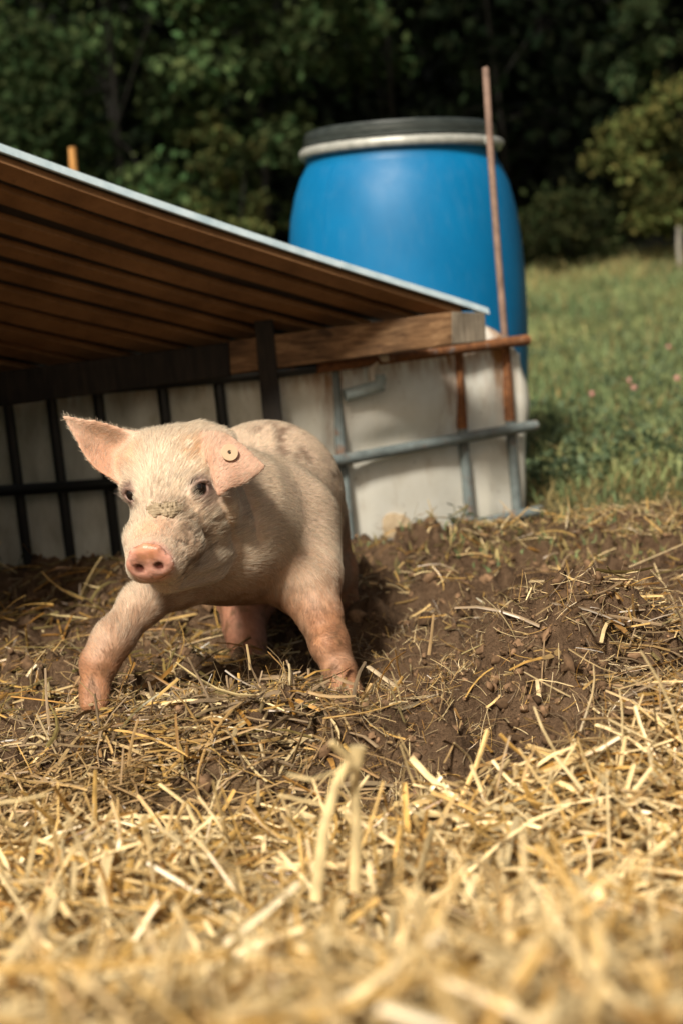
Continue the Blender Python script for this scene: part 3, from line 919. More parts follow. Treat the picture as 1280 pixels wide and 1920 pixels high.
# head
NOSE = PA(281, 1061, 1.695); POLL = PA(338, 890, 1.875)
ff_ = NOSE - POLL; ff_ /= np.linalg.norm(ff_)                                # muzzle direction
lat = np.array([.95, -.28, 0.0]); lat /= np.linalg.norm(lat)                 # towards the pig's left
fu = np.cross(ff_, lat); fu /= np.linalg.norm(fu)
if fu[2] < 0: fu = -fu
lat = np.cross(fu, ff_); lat = lat if lat[0] > 0 else -lat
ball(PA(332, 890, 1.875), .057, .03)
cone(PA(288, 872, 1.872), PA(385, 858, 1.862), .036, .036, .03)             # broad forehead
cone(PA(325, 900, 1.855), PA(292, 1000, 1.785), .044, .034, .03)            # bridge
ball(PA(384, 972, 1.85), .040, .03); ball(PA(306, 982, 1.865), .038, .03)
cone(PA(333, 982, 1.82), PA(286, 1048, 1.727), .042, .0285, .022)            # muzzle
cone(PA(380, 1045, 1.855), PA(312, 1082, 1.765), .037, .021, .02)           # lower jaw
cone(PA(262, 1015, 1.775), PA(264, 1066, 1.732), .019, .016, .015)          # upper lips
cone(PA(345, 1025, 1.765), PA(318, 1062, 1.735), .024, .018, .018)
cone(PA(405, 905, 1.85), PA(360, 900, 1.826), .018, .014, .018)             # brows
cone(PA(270, 912, 1.842), PA(247, 918, 1.858), .014, .014, .015)
cone(PA(415, 950, 1.84), PA(370, 950, 1.812), .020, .014, .02)              # cheekbone under the eye
ell(NOSE - ff_ * .004, (.0325, .0232, .0085), [lat, fu, ff_], .006)  # snout disc
cone(NOSE - lat * .016 + fu * .0205 - ff_ * .005, NOSE + lat * .016 + fu * .0205 - ff_ * .005, .0062, .0062, .006)
ball(NOSE + fu * .0235 - ff_ * .006, .0068, .006)
ell(NOSE + lat * .012 + ff_ * .004, (.0052, .0042, .011), [lat, fu, ff_], .004, True)
ell(NOSE - lat * .0125 + ff_ * .004, (.0055, .0042, .011), [lat, fu, ff_], .004, True)
cone(NOSE + fu * -.008 + ff_ * .009, NOSE + fu * -.022 + ff_ * .008, .0012, .0018, .002, True)
def surf(px, py, y0=1.6, y1=2.7):
    """first point of the pig's skin seen along the ray through a photo pixel"""
    a = PA(px, py, y0); b = PA(px, py, y1)
    t = np.linspace(0, 1, 1400)[:, None]; q = a + (b - a) * t
    i = np.round((q - LO) / H).astype(int)
    ok = np.all((i >= 0) & (i < NG), 1)
    d = np.full(len(q), 1.0); ii = i[ok]; d[ok] = SDF[ii[:, 0], ii[:, 1], ii[:, 2]]
    k = np.argmax(d < 0)
    return q[k] if d[k] < 0 else None

# folds: jaw, neck, shoulder and eye creases; knee caps
for pts, rr in ((((408, 940, 1.80), (428, 975, 1.80), (440, 1020, 1.80)), .0022), (((455, 905, 1.84), (478, 960, 1.85), (482, 1015, 1.87)), .003), (((350, 1090, 1.80), (392, 1082, 1.83), (428, 1058, 1.85)), .0035), (((352, 945, 1.75), (370, 950, 1.76), (392, 944, 1.77)), .0022), (((262, 942, 1.80), (250, 950, 1.80), (243, 962, 1.80)), .0022)):
    hits = [surf(a, b) for a, b, _ in pts]
    for a, b in zip(hits[:-1], hits[1:]):
        if a is not None and b is not None and np.linalg.norm(a - b) < .12: cone(a, b, rr, rr, .012, True)
ball(PA(208, 1203, 1.785), .0225, .012); ball(PA(615, 1208, 1.915), .0225, .012)
# mouth line
cone(PA(300, 1098, 1.70), PA(345, 1078, 1.745), .0016, .0022, .004, True)
cone(PA(345, 1078, 1.735), PA(388, 1062, 1.79), .0022, .001, .004, True)

# eye sockets
EYES = []
for px, py, r in ((374, 916, .0108), (247, 927, .0098)):
    s = surf(px, py)
    if s is None: s = PA(px, py, 1.85)
    out = (np.array(EYE) - s); out /= np.linalg.norm(out)
    side = lat if px > 300 else -lat
    out = out * .6 + side * .5 + ff_ * .25; out /= np.linalg.norm(out)
    c = s - out * .0042
    EYES.append((c, r, out))
    ball(c + out * .0035, r * 1.12, .006, True)
    e1 = np.cross(out, fu); e1 /= np.linalg.norm(e1); e2 = np.cross(e1, out)
    e2 = e2 if e2[2] > 0 else -e2
    for a0, a1, rr, lift in ((10, 170, .0036, .0014), (195, 345, .0032, -.0004)):
        for a in np.arange(a0, a1 - 7, 14):
            q = [c + out * (.0052 + lift) + (e1 * math.cos(R(w)) * 1.25 + e2 * math.sin(R(w)) * .88) * r for w in (a, a + 14)]
            cone(q[0], q[1], rr, rr, .003)

# ears: curved sheets, sampled as a cloud of overlapping spheres
def curve3(pts, t):
    pts = np.array(pts); n = len(pts) - 1
    # Catmull-Rom through the points
    u = np.clip(t * n, 0, n - 1e-6); i = u.astype(int); f = (u - i)[:, None]
    p0 = pts[np.maximum(i - 1, 0)]; p1 = pts[i]; p2 = pts[i + 1]; p3 = pts[np.minimum(i + 2, n)]
    return .5 * ((2 * p1) + (-p0 + p2) * f + (2 * p0 - 5 * p1 + 4 * p2 - p3) * f ** 2 + (-p0 + 3 * p1 - 3 * p2 + p3) * f ** 3)

EAR_PTS = []
def ear(upper, lower, cup, r0, r1, k=.006):
    nt_, nw = 70, 44
    t = np.linspace(0, 1, nt_)
    U = curve3(upper, t); Lw = curve3(lower, t)
    pts = []; rad = []
    for i in range(nt_):
        for w in np.linspace(0, 1, nw):
            q = U[i] * (1 - w) + Lw[i] * w
            s = 4 * w * (1 - w) * math.sin(math.pi * min(1, .15 + t[i] * .85)) 
            q = q + np.array(cup) * s
            pts.append(q); rad.append((r0 + (r1 - r0) * t[i]) * (.75 + .25 * min(1, 6 * w * (1 - w))))
    pts = np.array(pts, np.float32); rad = np.array(rad, np.float32)
    EAR_PTS.append(pts)
    sl, (X, Y, Z) = box_of(pts.min(0), pts.max(0), .014)
    g = np.stack([X, Y, Z], -1).reshape(-1, 3)
    d = np.full(len(g), 1.0, np.float32)
    for i in range(0, len(pts), 110):
        pp_ = pts[i:i + 110]
        lo, hi = pp_.min(0) - .014, pp_.max(0) + .014
        m = np.where(np.all((g >= lo) & (g <= hi), 1))[0]
        if len(m) == 0: continue
        dd = np.sqrt(((g[m][:, None, :] - pp_[None]) ** 2).sum(-1)) - rad[i:i + 110][None]
        d[m] = np.minimum(d[m], dd.min(1))
    d = d.reshape(X.shape)
    # soften the sampled cloud a little
    blend(sl, d, k)

ear([PA(296, 828, 1.885), PA(268, 822, 1.885), PA(228, 802, 1.878), PA(175, 784, 1.870), PA(113, 775, 1.862)],
    [PA(268, 915, 1.875), PA(238, 914, 1.868), PA(198, 893, 1.862), PA(160, 862, 1.860), PA(113, 779, 1.862)], (0, .020, 0), .0050, .0030)
ear([PA(383, 812, 1.842), PA(412, 806, 1.838), PA(456, 830, 1.826), PA(502, 873, 1.812)],
    [PA(410, 934, 1.786), PA(432, 918, 1.790), PA(464, 909, 1.802), PA(502, 878, 1.811)], (0, -.010, .0), .0045, .0030)
cone(PA(380, 822, 1.88), PA(420, 826, 1.865), .020, .014, .015)
cone(PA(275, 850, 1.885), PA(255, 866, 1.88), .026, .020, .02)
# feet: two claws each
for (px, py, y, dx) in ((178, 1292, 1.76, 10), (650, 1302, 1.885, 10)):
    for s in (-1, 1):
        cone(PA(px + s * dx, py, y - .006), PA(px + s * dx * 1.15 - 2, py + 30, y - .022), .0135, .010, .005)

g_ = vdb.FloatGrid(background=.05)
# light smoothing of the field
for _ in range(2):
    for ax in range(3):
        SDF = .25 * np.roll(SDF, 1, ax) + .5 * SDF + .25 * np.roll(SDF, -1, ax)
g_.copyFromArray(np.ascontiguousarray(SDF))
pv, pq = g_.convertToQuads(isovalue=0.0)
pv = pv * H + LO
# keep the largest connected piece only
pv = np.asarray(pv, float); pq = np.asarray(pq)
if True:
    a_, b_, c_ = pv[pq[0, 0]], pv[pq[0, 1]], pv[pq[0, 2]]
# vertex normals
tri_n = np.cross(pv[pq[:, 2]] - pv[pq[:, 0]], pv[pq[:, 3]] - pv[pq[:, 1]])
grd = np.zeros(3)
vn = np.zeros_like(pv)
for k in range(4): np.add.at(vn, pq[:, k], tri_n)
ctr = pv - np.array(PA(500, 960, 2.2))
if (vn * ctr).sum() < 0:
    pq = pq[:, ::-1]; vn = -vn
vn /= np.linalg.norm(vn, axis=1)[:, None] + 1e-12

def near(p, px, py, y, r, soft=.6):
    c = PA(px, py, y); d = np.linalg.norm(p - c, axis=1)
    return 1 - sstep(r * (1 - soft), r, d)

def px_of(p):
    q = (p - np.array(EYE)) @ np.array(CAM_ROT)
    return 640 + q[:, 0] / -q[:, 2] * FPX, 960 - q[:, 1] / -q[:, 2] * FPX

def skin_colour(p):
    n1 = vnoise3(p, 28, 3); n2 = vnoise3(p, 75, 9); n3 = vnoise3(p, 12, 17)
    c = np.tile(np.array([.55, .41, .30]), (len(p), 1))
    def lay(m, col): 
        nonlocal c
        c = c * (1 - m[:, None]) + np.array(col)[None] * m[:, None]
    lay(.5 * sstep(.45, .75, n3), (.72, .54, .40))
    # legs and underside: pinker, stained orange by the soil
    legs = np.clip((.215 - p[:, 2]) / .10, 0, 1)
    lay(.92 * np.clip(legs * (.75 + .5 * n1), 0, 1), (.36, .165, .075)); lay(.5 * legs * sstep(.5, .7, n2), (.28, .13, .06))
    foot = np.clip((.115 - p[:, 2]) / .07, 0, 1) * (p[:, 0] < -.2)
    lay(.7 * foot * (.5 + .6 * n2), (.30, .13, .05))
    hind = sstep(2.12, 2.22, p[:, 1]) * (1 - sstep(-.10, -.06, p[:, 0])) * np.clip((.17 - p[:, 2]) / .06, 0, 1)
    lay(.7 * hind, (.42, .20, .13))
    # whitish forehead and cheek
    lay(.55 * near(p, 330, 880, 1.82, .06), (.80, .66, .50))
    lay(.4 * near(p, 400, 985, 1.80, .06), (.66, .47, .30))
    # orange smears at the ear roots and on top of the muzzle
    lay(.95 * near(p, 362, 846, 1.835, .034, .8) * sstep(.30, .6, n2), (.50, .25, .09))
    lay(.9 * near(p, 388, 868, 1.825, .030, .8) * sstep(.30, .6, n1), (.50, .25, .09))
    lay(.8 * near(p, 272, 862, 1.85, .032, .8) * sstep(.3, .6, n2), (.52, .29, .12))
    lay(.70 * near(p, 290, 1005, 1.75, .036, .8), (.66, .30, .15))
    lay(.6 * near(p, 250, 850, 1.85, .03), (.55, .33, .18))
    lay(.8 * near(p, 252, 990, 1.80, .042, .8) * sstep(.36, .6, n1), (.32, .22, .14)); lay(.8 * near(p, 345, 1030, 1.76, .05, .8) * sstep(.38, .6, n2), (.34, .22, .13)); lay(.7 * near(p, 410, 1035, 1.84, .06, .8) * sstep(.36, .62, n1), (.40, .27, .15)); lay(.6 * near(p, 335, 965, 1.79, .05, .8) * sstep(.45, .65, n2), (.36, .25, .16))
    # fine splashes of soil on muzzle, brow and legs
    fl_ = vnoise3(p, 190, 41); fl2 = vnoise3(p, 105, 43)
    zone = np.clip(near(p, 250, 1000, 1.80, .055, .7) + near(p, 345, 1030, 1.76, .06, .7) + .7 * near(p, 320, 940, 1.81, .06, .7) + .8 * near(p, 400, 990, 1.80, .06, .7), 0, 1)
    lay(zone * .85 * sstep(.60, .72, fl_), (.10, .068, .042)); lay(zone * .7 * sstep(.55, .75, fl2), (.26, .18, .115))
    lay(.75 * near(p, 312, 930, 1.81, .034, .9) * sstep(.3, .6, n2), (.36, .28, .18))
    lay(np.clip((.20 - p[:, 2]) / .1, 0, 1) * .7 * sstep(.55, .75, fl2), (.20, .105, .05))
    # snout disc
    lay(.9 * near(p, 281, 1064, 1.69, .043, .35), (.68, .35, .27)); lay(.6 * near(p, 281, 1064, 1.69, .040, .35) * sstep(.4, .65, n2), (.50, .22, .15)); lay(.7 * near(p, 281, 1064, 1.69, .042, .35) * sstep(.58, .72, fl_), (.22, .12, .08)); lay(.5 * near(p, 281, 1064, 1.69, .042, .35) * sstep(.55, .75, vnoise3(p, 45, 57)), (.74, .44, .36))
    lay(.75 * near(p, 278, 1032, 1.69, .022, .7) * (.5 + .6 * n2), (.50, .215, .095))
    for s in (-1, 1):
        d = np.linalg.norm(p - (NOSE + lat * .012 * s), axis=1); lay(1 - sstep(.0050, .0085, d), (.10, .03, .022))
    # ears
    lay(.8 * near(p, 185, 845, 1.865, .05), (.60, .36, .235))
    lay(.65 * near(p, 165, 820, 1.87, .035) * sstep(.35, .6, n1), (.40, .22, .11))
    for ep, edge_ in zip(EAR_PTS, (0, 1)):
        lo_, hi_ = ep.min(0) - .008, ep.max(0) + .008
        ii = np.where(np.all((p > lo_) & (p < hi_), 1))[0]
        if len(ii) == 0: continue
        m_ = np.zeros(len(p)); sub_ = ep[::3]
        for a0_ in range(0, len(ii), 2000):
            jj = ii[a0_:a0_ + 2000]
            m_[jj] = 1 - sstep(.006, .0095, np.sqrt(((p[jj][:, None] - sub_[None]) ** 2).sum(-1).min(1)))
        if edge_: m_ = m_ * sstep(-.004, .004, 1.868 - p[:, 1])
        lay(m_ * (.75 if edge_ else .55), (.58, .33, .235)); lay(m_ * .45 * sstep(.42, .66, n1), (.42, .235, .15))
    lay(.8 * near(p, 195, 820, 1.872, .040, .8) * sstep(.34, .6, n1), (.34, .215, .12)); lay(.5 * near(p, 200, 870, 1.87, .04, .8), (.56, .27, .15))
    # eye surrounds
    for cc, r, o in EYES:
        d = np.linalg.norm(p - cc, axis=1); lay(.88 * (1 - sstep(.011, .021, d)), (.17, .10, .085)); lay(.6 * (1 - sstep(.010, .030, np.linalg.norm(p - cc - lat * .012 * (1 if cc[0] > -.2 else -1) + fu * .010, axis=1))), (.27, .18, .15))
    # dried soil brushed along back and flank
    st = vnoise3(p * np.array([1.0, .45, .45]), 60, 23) * .6 + vnoise3(p * np.array([1, .5, .6]), 130, 29) * .4
    q = np.clip(near(p, 590, 900, 2.25, .17, .8) + near(p, 545, 830, 2.15, .12, .8) + .8 * near(p, 635, 1000, 2.4, .13, .8) + .8 * near(p, 640, 1130, 2.4, .12, .8), 0, 1)
    lay(q * .85 * sstep(.40, .74, st), (.25, .17, .115))
    lay(.55 * near(p, 475, 1060, 1.90, .09, .9) * sstep(.38, .66, n3), (.44, .27, .16)); lay(.5 * near(p, 560, 1070, 1.95, .07, .9) * sstep(.4, .6, n2), (.50, .33, .21))
    lay(.5 * near(p, 300, 925, 1.81, .035, .8) * sstep(.45, .65, n2), (.33, .23, .14))
    return c
pc = skin_colour(pv)
speck = np.clip(near(pv, 250, 1000, 1.80, .045) + .5 * near(pv, 330, 930, 1.82, .07) + near(pv, 345, 1040, 1.75, .03) + .8 * near(pv, 385, 1010, 1.79, .035) + .7 * near(pv, 255, 970, 1.82, .02), 0, 1)
wet = near(pv, 281, 1061, 1.69, .040, .3)
pig_mesh_args = (pv, pq)
pig = mesh_np('pig', pv, pq, M_SKIN, pc, extra={'speck': speck, 'wet': wet})
tag(pig, 'pale pink young pig with one folded tagged ear stepping over the straw', 'pig')
for c, r, o in EYES:
    mb = MB(); prof = [(r * math.sin(a), -r * math.cos(a)) for a in np.linspace(.02, math.pi - .02, 14)]
    mb.lathe(prof, c, seg=20); e = mb.build('eye', M_EYE, pig)
# ear tag: a flat button with a pin hole
tc = surf(428, 850, 1.6, 1.95)
tn = np.array(EYE) - tc; tn /= np.linalg.norm(tn); tn = tn + np.array([.25, 0, .12]); tn /= np.linalg.norm(tn)
axm = Vector(tn).to_track_quat('Z', 'Y').to_matrix()
mb = MB(); mb.lathe([(0, -.006), (.004, -.006), (.004, -.0005), (.0100, -.0005), (.0105, .0015), (.0110, .0035), (.0106, .0044), (.0030, .0042), (.0022, .0030), (0, .0030)], Vector(tc + tn * .0055), axm, 32)
et = mb.build('ear_tag', M_TAG, pig, angle=30)
mb = MB(); mb.lathe([(0, .0032), (.0019, .0032), (.0015, .0044), (0, .0045)], Vector(tc + tn * .0055), axm, 12); mb.build('pin', M_PIN, et)
# cracked mud cake on the bridge of the nose
rgm = random.Random(4)
cen = (308, 950)
mu = np.linspace(268, 352, 46); mv = np.linspace(932, 976, 30)
sx_ = [(rgm.uniform(270, 350), rgm.uniform(934, 974)) for _ in range(17)]
G3 = np.zeros((46, 30, 3)); keepm = np.zeros((46, 30), bool)
for i, a in enumerate(mu):
    for j, b in enumerate(mv):
        h = surf(a, b, 1.7, 1.9)
        if h is None: h = PA(a, b, 1.82)
        e = ((a - 311) / 37) ** 2 + ((b - 954 - (a - 311) * -.07) / (15.5 + 3 * math.sin(a * .16))) ** 2 + .35 * (vnoise2(a * .12, b * .2, 5) - .5) * 2
        dd = sorted((a - q[0]) ** 2 + ((b - q[1]) * 1.3) ** 2 for q in sx_)
        crack = math.sqrt(dd[1]) - math.sqrt(dd[0])
        lift = .0034 * min(1, crack / 1.8) * (1 - max(0, e) ** 3 * .6) + .0007 * (vnoise2(a * .3, b * .3, 9) - .3)
        lift = lift if e < .95 else -.003
        G3[i, j] = np.array(h) + np.array([0, -1, .45]) * lift
        keepm[i, j] = e < 1.15
iv = np.arange(46 * 30).reshape(46, 30)
fm = np.stack([iv[:-1, :-1], iv[1:, :-1], iv[1:, 1:], iv[:-1, 1:]], -1).reshape(-1, 4)
fm = fm[keepm.ravel()[fm].all(1)]
for ax_ in (0,):
    pass
mesh_np('mud_cake', G3.reshape(-1, 3), fm, M_MUD, parent=pig)

# bristles
def coat(n_total, seed):
    rg = np.random.default_rng(seed)
    t1 = np.linalg.norm(np.cross(pv[pq[:, 1]] - pv[pq[:, 0]], pv[pq[:, 2]] - pv[pq[:, 0]]), axis=1) + np.linalg.norm(np.cross(pv[pq[:, 2]] - pv[pq[:, 0]], pv[pq[:, 3]] - pv[pq[:, 0]]), axis=1)
    fc = pv[pq].mean(1); fn = vn[pq].mean(1)
    # only where a camera near the photograph's could see it; denser on the head
    to = np.array(EYE) - fc; to /= np.linalg.norm(to, axis=1)[:, None]
    w = t1 * np.where((fn * to).sum(1) > -.5, 1, .15) * np.where(fc[:, 1] < 1.95, 1.7, 1.0)
    nose_d = np.linalg.norm(fc - NOSE, axis=1)
    w *= sstep(.022, .045, nose_d)
    for c, r, o in EYES: w *= sstep(.008, .013, np.linalg.norm(fc - c, axis=1))
    w *= np.where(np.linalg.norm(fc - tc, axis=1) < .013, 0, 1)
    w /= w.sum()
    k = rg.choice(len(fc), n_total, p=w)
    u = rg.uniform(0, 1, (n_total, 2))
    a, b, c, d = (pv[pq[k, i]] for i in range(4))
    p = (a * (1 - u[:, :1]) + b * u[:, :1]) * (1 - u[:, 1:]) + (d * (1 - u[:, :1]) + c * u[:, :1]) * u[:, 1:]
    nm = fn[k]; nm /= np.linalg.norm(nm, axis=1)[:, None] + 1e-9
    head = (1 - sstep(1.86, 1.93, p[:, 1]))[:, None]
    bodyflow = np.array([.25, .75, -.45]); headflow = -ff_ * .8 + np.array([.15, .35, .1])
    fl = headflow[None] * head + bodyflow[None] * (1 - head)
    low = np.clip((.24 - p[:, 2]) / .1, 0, 1)[:, None] * (1 - head)
    fl = fl * (1 - low) + np.array([.1, .2, -1.0])[None] * low
    side = (p - POLL) @ lat
    fl = fl + head * lat[None] * np.clip(side * 12, -.8, .8)[:, None]
    fl = fl + rg.normal(size=fl.shape) * .11 + .22 * (np.stack([vnoise3(p, 30, s) for s in (1, 2, 3)], 1) - .5) * 2
    fl -= nm * (fl * nm).sum(1)[:, None]; fl /= np.linalg.norm(fl, axis=1)[:, None] + 1e-9
    ln = rg.uniform(.007, .016, n_total)
    ln *= np.where(np.linalg.norm(p - NOSE, axis=1) < .075, .5, 1.0)
    crown = near(p, 320, 830, 1.88, .07, .7) + near(p, 440, 830, 2.0, .10, .7)
    ln *= 1 + .5 * np.clip(crown, 0, 1)
    earm = np.clip(near(p, 180, 840, 1.87, .075, .4) + near(p, 445, 880, 1.81, .05, .4), 0, 1)
    ln *= 1 - .55 * earm
    ln *= 1 - .45 * np.clip((.20 - p[:, 2]) / .08, 0, 1)
    lift = (.07 + .17 * rg.uniform(0, 1, n_total))[:, None]
    pts = np.stack([p - nm * .0008, p + (fl * .35 + nm * lift * .35) * ln[:, None], p + (fl * .70 + nm * lift * .55) * ln[:, None], p + (fl * 1.02 + nm * lift * .6) * ln[:, None]], 1)
    col = skin_colour(p)
    lum = col.mean(1, keepdims=True)
    pale = np.array([.84, .74, .58])
    mixw = np.clip((lum - .22) / .22, 0.05, .85)
    col = col * (1 - mixw) + pale * mixw
    col *= rg.uniform(.55, 1.2, (n_total, 1))
    hc = bpy.data.hair_curves.new('bristles')
    hc.add_curves([4] * n_total)
    hc.attributes['position'].data.foreach_set('vector', pts.astype(np.float32).ravel())
    ra = hc.attributes.get('radius') or hc.attributes.new('radius', 'FLOAT', 'POINT')
    rad = np.tile(np.array([.00010, .00010, .00008, .00002], np.float32), n_total)
    ra.data.foreach_set('value', rad)
    ca = hc.attributes.new('Col', 'FLOAT_COLOR', 'POINT')
    c4 = np.ones((n_total, 4, 4), np.float32); c4[:, :, :3] = col[:, None, :]
    ca.data.foreach_set('color', c4.ravel())
    hc.materials.append(M_HAIR)
    o = bpy.data.objects.new('bristles', hc); COL.objects.link(o); o.parent = pig
    o['kind'] = 'stuff'
    return o
coat(190000, 77)

# ------------------------------------------------------------------ straw
GOLD = np.array([.60, .365, .105]); PALE = np.array([.86, .67, .36]); BRN = np.array([.30, .145, .030]); GREY = np.array([.29, .205, .12]); OLV = np.array([.22, .17, .06])

def stalks(name, base, yaw, tilt, length, width, flat, bend, kink, col, rg, mat=None, sides=4, segs=4):
    """bent tapering stalks centred on their base points, all in one mesh"""
    n = len(base)
    t = np.linspace(-.5, .5, segs + 1)
    dirh = np.stack([np.cos(yaw), np.sin(yaw), np.zeros(n)], 1)
    perp_ = np.stack([-np.sin(yaw), np.cos(yaw), np.zeros(n)], 1)
    up = np.array([0, 0, 1.0])[None]
    d = dirh * np.cos(tilt)[:, None] + up * np.sin(tilt)[:, None]
    nrm_ = -dirh * np.sin(tilt)[:, None] + up * np.cos(tilt)[:, None]
    kp = rg.uniform(-.2, .3, n)
    roll = rg.uniform(-1, 1, n)
    V = []
    wd = perp_ * np.cos(roll)[:, None] + nrm_ * np.sin(roll)[:, None]
    wt = -perp_ * np.sin(roll)[:, None] + nrm_ * np.cos(roll)[:, None]
    for tk in t:
        off = d * (tk * length)[:, None] + nrm_ * (-(tk ** 2) * 4 * bend * length * .25)[:, None] + perp_ * ((tk ** 2 - .1) * kink * length)[:, None]
        off += (nrm_ * 1 + perp_ * .6) * (np.clip(tk - kp, 0, 1) * kink * length * .7)[:, None]
        c = base + off
        taper = 1 - .35 * (tk + .5) ** 2
        for s in range(sides):
            a = 2 * math.pi * s / sides
            V.append(c + wd * (math.cos(a) * width * .5 * taper)[:, None] + wt * (math.sin(a) * width * .5 * taper * flat)[:, None])
    V = np.stack(V, 1)
    nvp = (segs + 1) * sides
    q = []
    for i in range(segs):
        for s in range(sides):
            s2 = (s + 1) % sides
            q.append((i * sides + s, i * sides + s2, (i + 1) * sides + s2, (i + 1) * sides + s))
    if sides == 4:
        q.append((3, 2, 1, 0)); b = segs * sides; q.append((b, b + 1, b + 2, b + 3))
    F = (np.arange(n)[:, None, None] * nvp + np.array(q)[None]).reshape(-1, 4)
    c = np.repeat(col, nvp, 0)
    return mesh_np(name, V.reshape(-1, 3), F, mat or M_STRAW, c, smooth=False)

def mixcol(rg, n, weights):
    w = np.array(weights, float); w /= w.sum()
    pal = np.stack([GOLD, PALE, BRN, GREY, OLV])
    c = pal[rg.choice(5, n, p=w)]
    c2 = pal[rg.choice(5, n, p=w)]
    f = rg.uniform(0, .5, (n, 1))
    return (c * (1 - f) + c2 * f) * rg.uniform(.55, 1.2, (n, 1))

def lay_straw(name, label, n, region, lift, tilt_sd, len_r, wid_r, weights, seed, up_share=.06, flat_r=(.25, .7), kink=.25, dull=None):
    rg = np.random.default_rng(seed)
    x, y = region(rg, n); n = len(x)
    z = zg(x, y) + rg.uniform(lift[0], lift[1], n)
    tilt = rg.normal(0, tilt_sd, n)
    upm = rg.uniform(0, 1, n) < up_share
    tilt[upm] = rg.uniform(.6, 1.35, upm.sum())
    ln = len_r[0] + (len_r[1] - len_r[0]) * rg.beta(1.3, 2.6, n)
    wd = rg.uniform(*wid_r, n)
    z[upm] += ln[upm] * .22
    cs = mixcol(rg, n, weights)
    if dull is not None:
        dm = (dull(x, y) * rg.uniform(.3, 1.2, n)).clip(0, .9)[:, None]
        cs = cs * (1 - dm) + np.array([.31, .20, .095]) * rg.uniform(.5, 1.5, (n, 1)) * dm
    o = stalks(name, np.stack([x, y, z], 1), rg.uniform(0, 2 * np.pi, n), tilt, ln, wd, rg.uniform(flat_r[0], flat_r[1], n), rg.normal(.12, .28, n), rg.normal(0, kink, n) * (rg.uniform(0, 1, n) < .5), cs, rg)
    return tag(o, label, 'straw', kind='stuff')

def trapz(y0, y1, m, cond=None):
    def f(rg, n):
        y = np.sqrt(rg.uniform(y0 ** 2, y1 ** 2, n))
        hw = .25 * y + m
        x = rg.uniform(-1, 1, n) * hw
        if cond is not None:
            k = rg.uniform(0, 1, n) < cond(x, y); x, y = x[k], y[k]
        return x, y
    return f
def pit(x, y):    # bare soil right of the middle
    a = np.exp(-((x - .17) / .16) ** 2 - ((y - 1.72) / .22) ** 2) + np.exp(-((x - .13) / .10) ** 2 - ((y - 1.52) / .10) ** 2)
    return np.clip(a, 0, 1)
def front_cond(x, y): return np.clip(1.15 - sstep(1.10, 1.45, y) * .75 * sstep(.42, .62, fbm2(x * 6, y * 6, 63, 3)) - sstep(1.35, 1.62, y) * .7 - pit(x, y) * 1.1, .03, 1)
lay_straw('golden_straw', 'golden chopped straw heaped across the foreground', 40000, trapz(.42, 1.62, .16, front_cond), (-.012, .030), .22, (.02, .15), (.0012, .0048), (6, 4, 3, .5, .3), 101, .025, dull=lambda x, y: sstep(.95, 1.5, y) * .8 * sstep(.25, .6, fbm2(x * 5, y * 5, 61, 3)) + .5 * sstep(1.2, 1.5, y))
lay_straw('loose_straw', 'pale loose straw lying on top of the foreground heap', 3600, trapz(.45, 1.4, .16), (.018, .055), .45, (.04, .18), (.0025, .0068), (4, 6, 1, 0, 0), 102, .07)
def mound_cond(x, y):
    return np.clip(np.exp(-((x + .10) / .32) ** 2 - ((y - 1.70) / .13) ** 2) + .8 * sstep(.22, .42, x) * (1 - sstep(1.75, 2.1, y)) - pit(x, y) * .8, 0.0, 1)
lay_straw('mound_straw', 'dull greyish straw on the mound before the pig', 15000, trapz(1.45, 2.05, .2, mound_cond), (-.008, .015), .24, (.02, .14), (.0014, .0058), (1.2, 1.3, 1.6, 5, .8), 103, .04)
def left_cond(x, y): return np.clip((1 - sstep(-.12, .10, x)) * .9 + .06 - 1.0 * np.exp(-((x + .04) / .13) ** 2 - ((y - 2.05) / .22) ** 2), .02, 1) * (1 - sstep(2.6, 2.85, y) * .6)
lay_straw('shaded_straw', 'dull olive straw trodden into the soil behind the pig', 5200, trapz(1.78, 2.86, .2, left_cond), (-.004, .014), .22, (.03, .16), (.0022, .0055), (1.2, .3, 2, 2, 3), 104, .04)  # dirtier straw, its colours also darkened for shade on the left ground
def dirt_cond(x, y): return sstep(-.05, .12, x)
lay_straw('scattered_straw', 'sparse straw bits scattered over the brown soil', 2200, trapz(1.55, 3.0, .25, dirt_cond), (.0, .012), .25, (.02, .13), (.0016, .004), (2, 2, 1.5, 3, 1), 105, .05)
def strip_cond(x, y): return sstep(.02, .2, x) * np.exp(-((y - 2.85 - .1 * np.sin(x * 9)) / .26) ** 2)
lay_straw('dry_litter', 'dry yellow litter where the soil meets the grass', 8000, trapz(2.7, 3.6, .25, lambda x, y: strip_cond(x, y) * ((x > .48) | (y < 3.0))), (.0, .02), .35, (.02, .10), (.0012, .003), (3, 3, 2, 3, 3), 106, .12)
lay_straw('straw_blades', 'flat broad straw leaves scattered over mound and heap', 480, trapz(.55, 1.95, .16, lambda x, y: np.clip(1 - pit(x, y), .1, 1)), (.0, .03), .25, (.03, .13), (.004, .009), (.8, 3, .8, 4, 1), 108, .06, (.06, .16), .35)
# thin rootlets and fibres in the broken soil
def fib_cond(x, y): return np.clip(.5 + pit(x, y) + .5 * np.exp(-((y - 1.7) / .15) ** 2), 0, 1)
lay_straw('rootlets', 'thin pale rootlets and fibres in the broken soil', 17000, trapz(1.25, 2.3, .2, fib_cond), (-.002, .012), .5, (.012, .07), (.0005, .0012), (2, 3, 2, 5, .5), 107, .15, (.6, 1), .6)

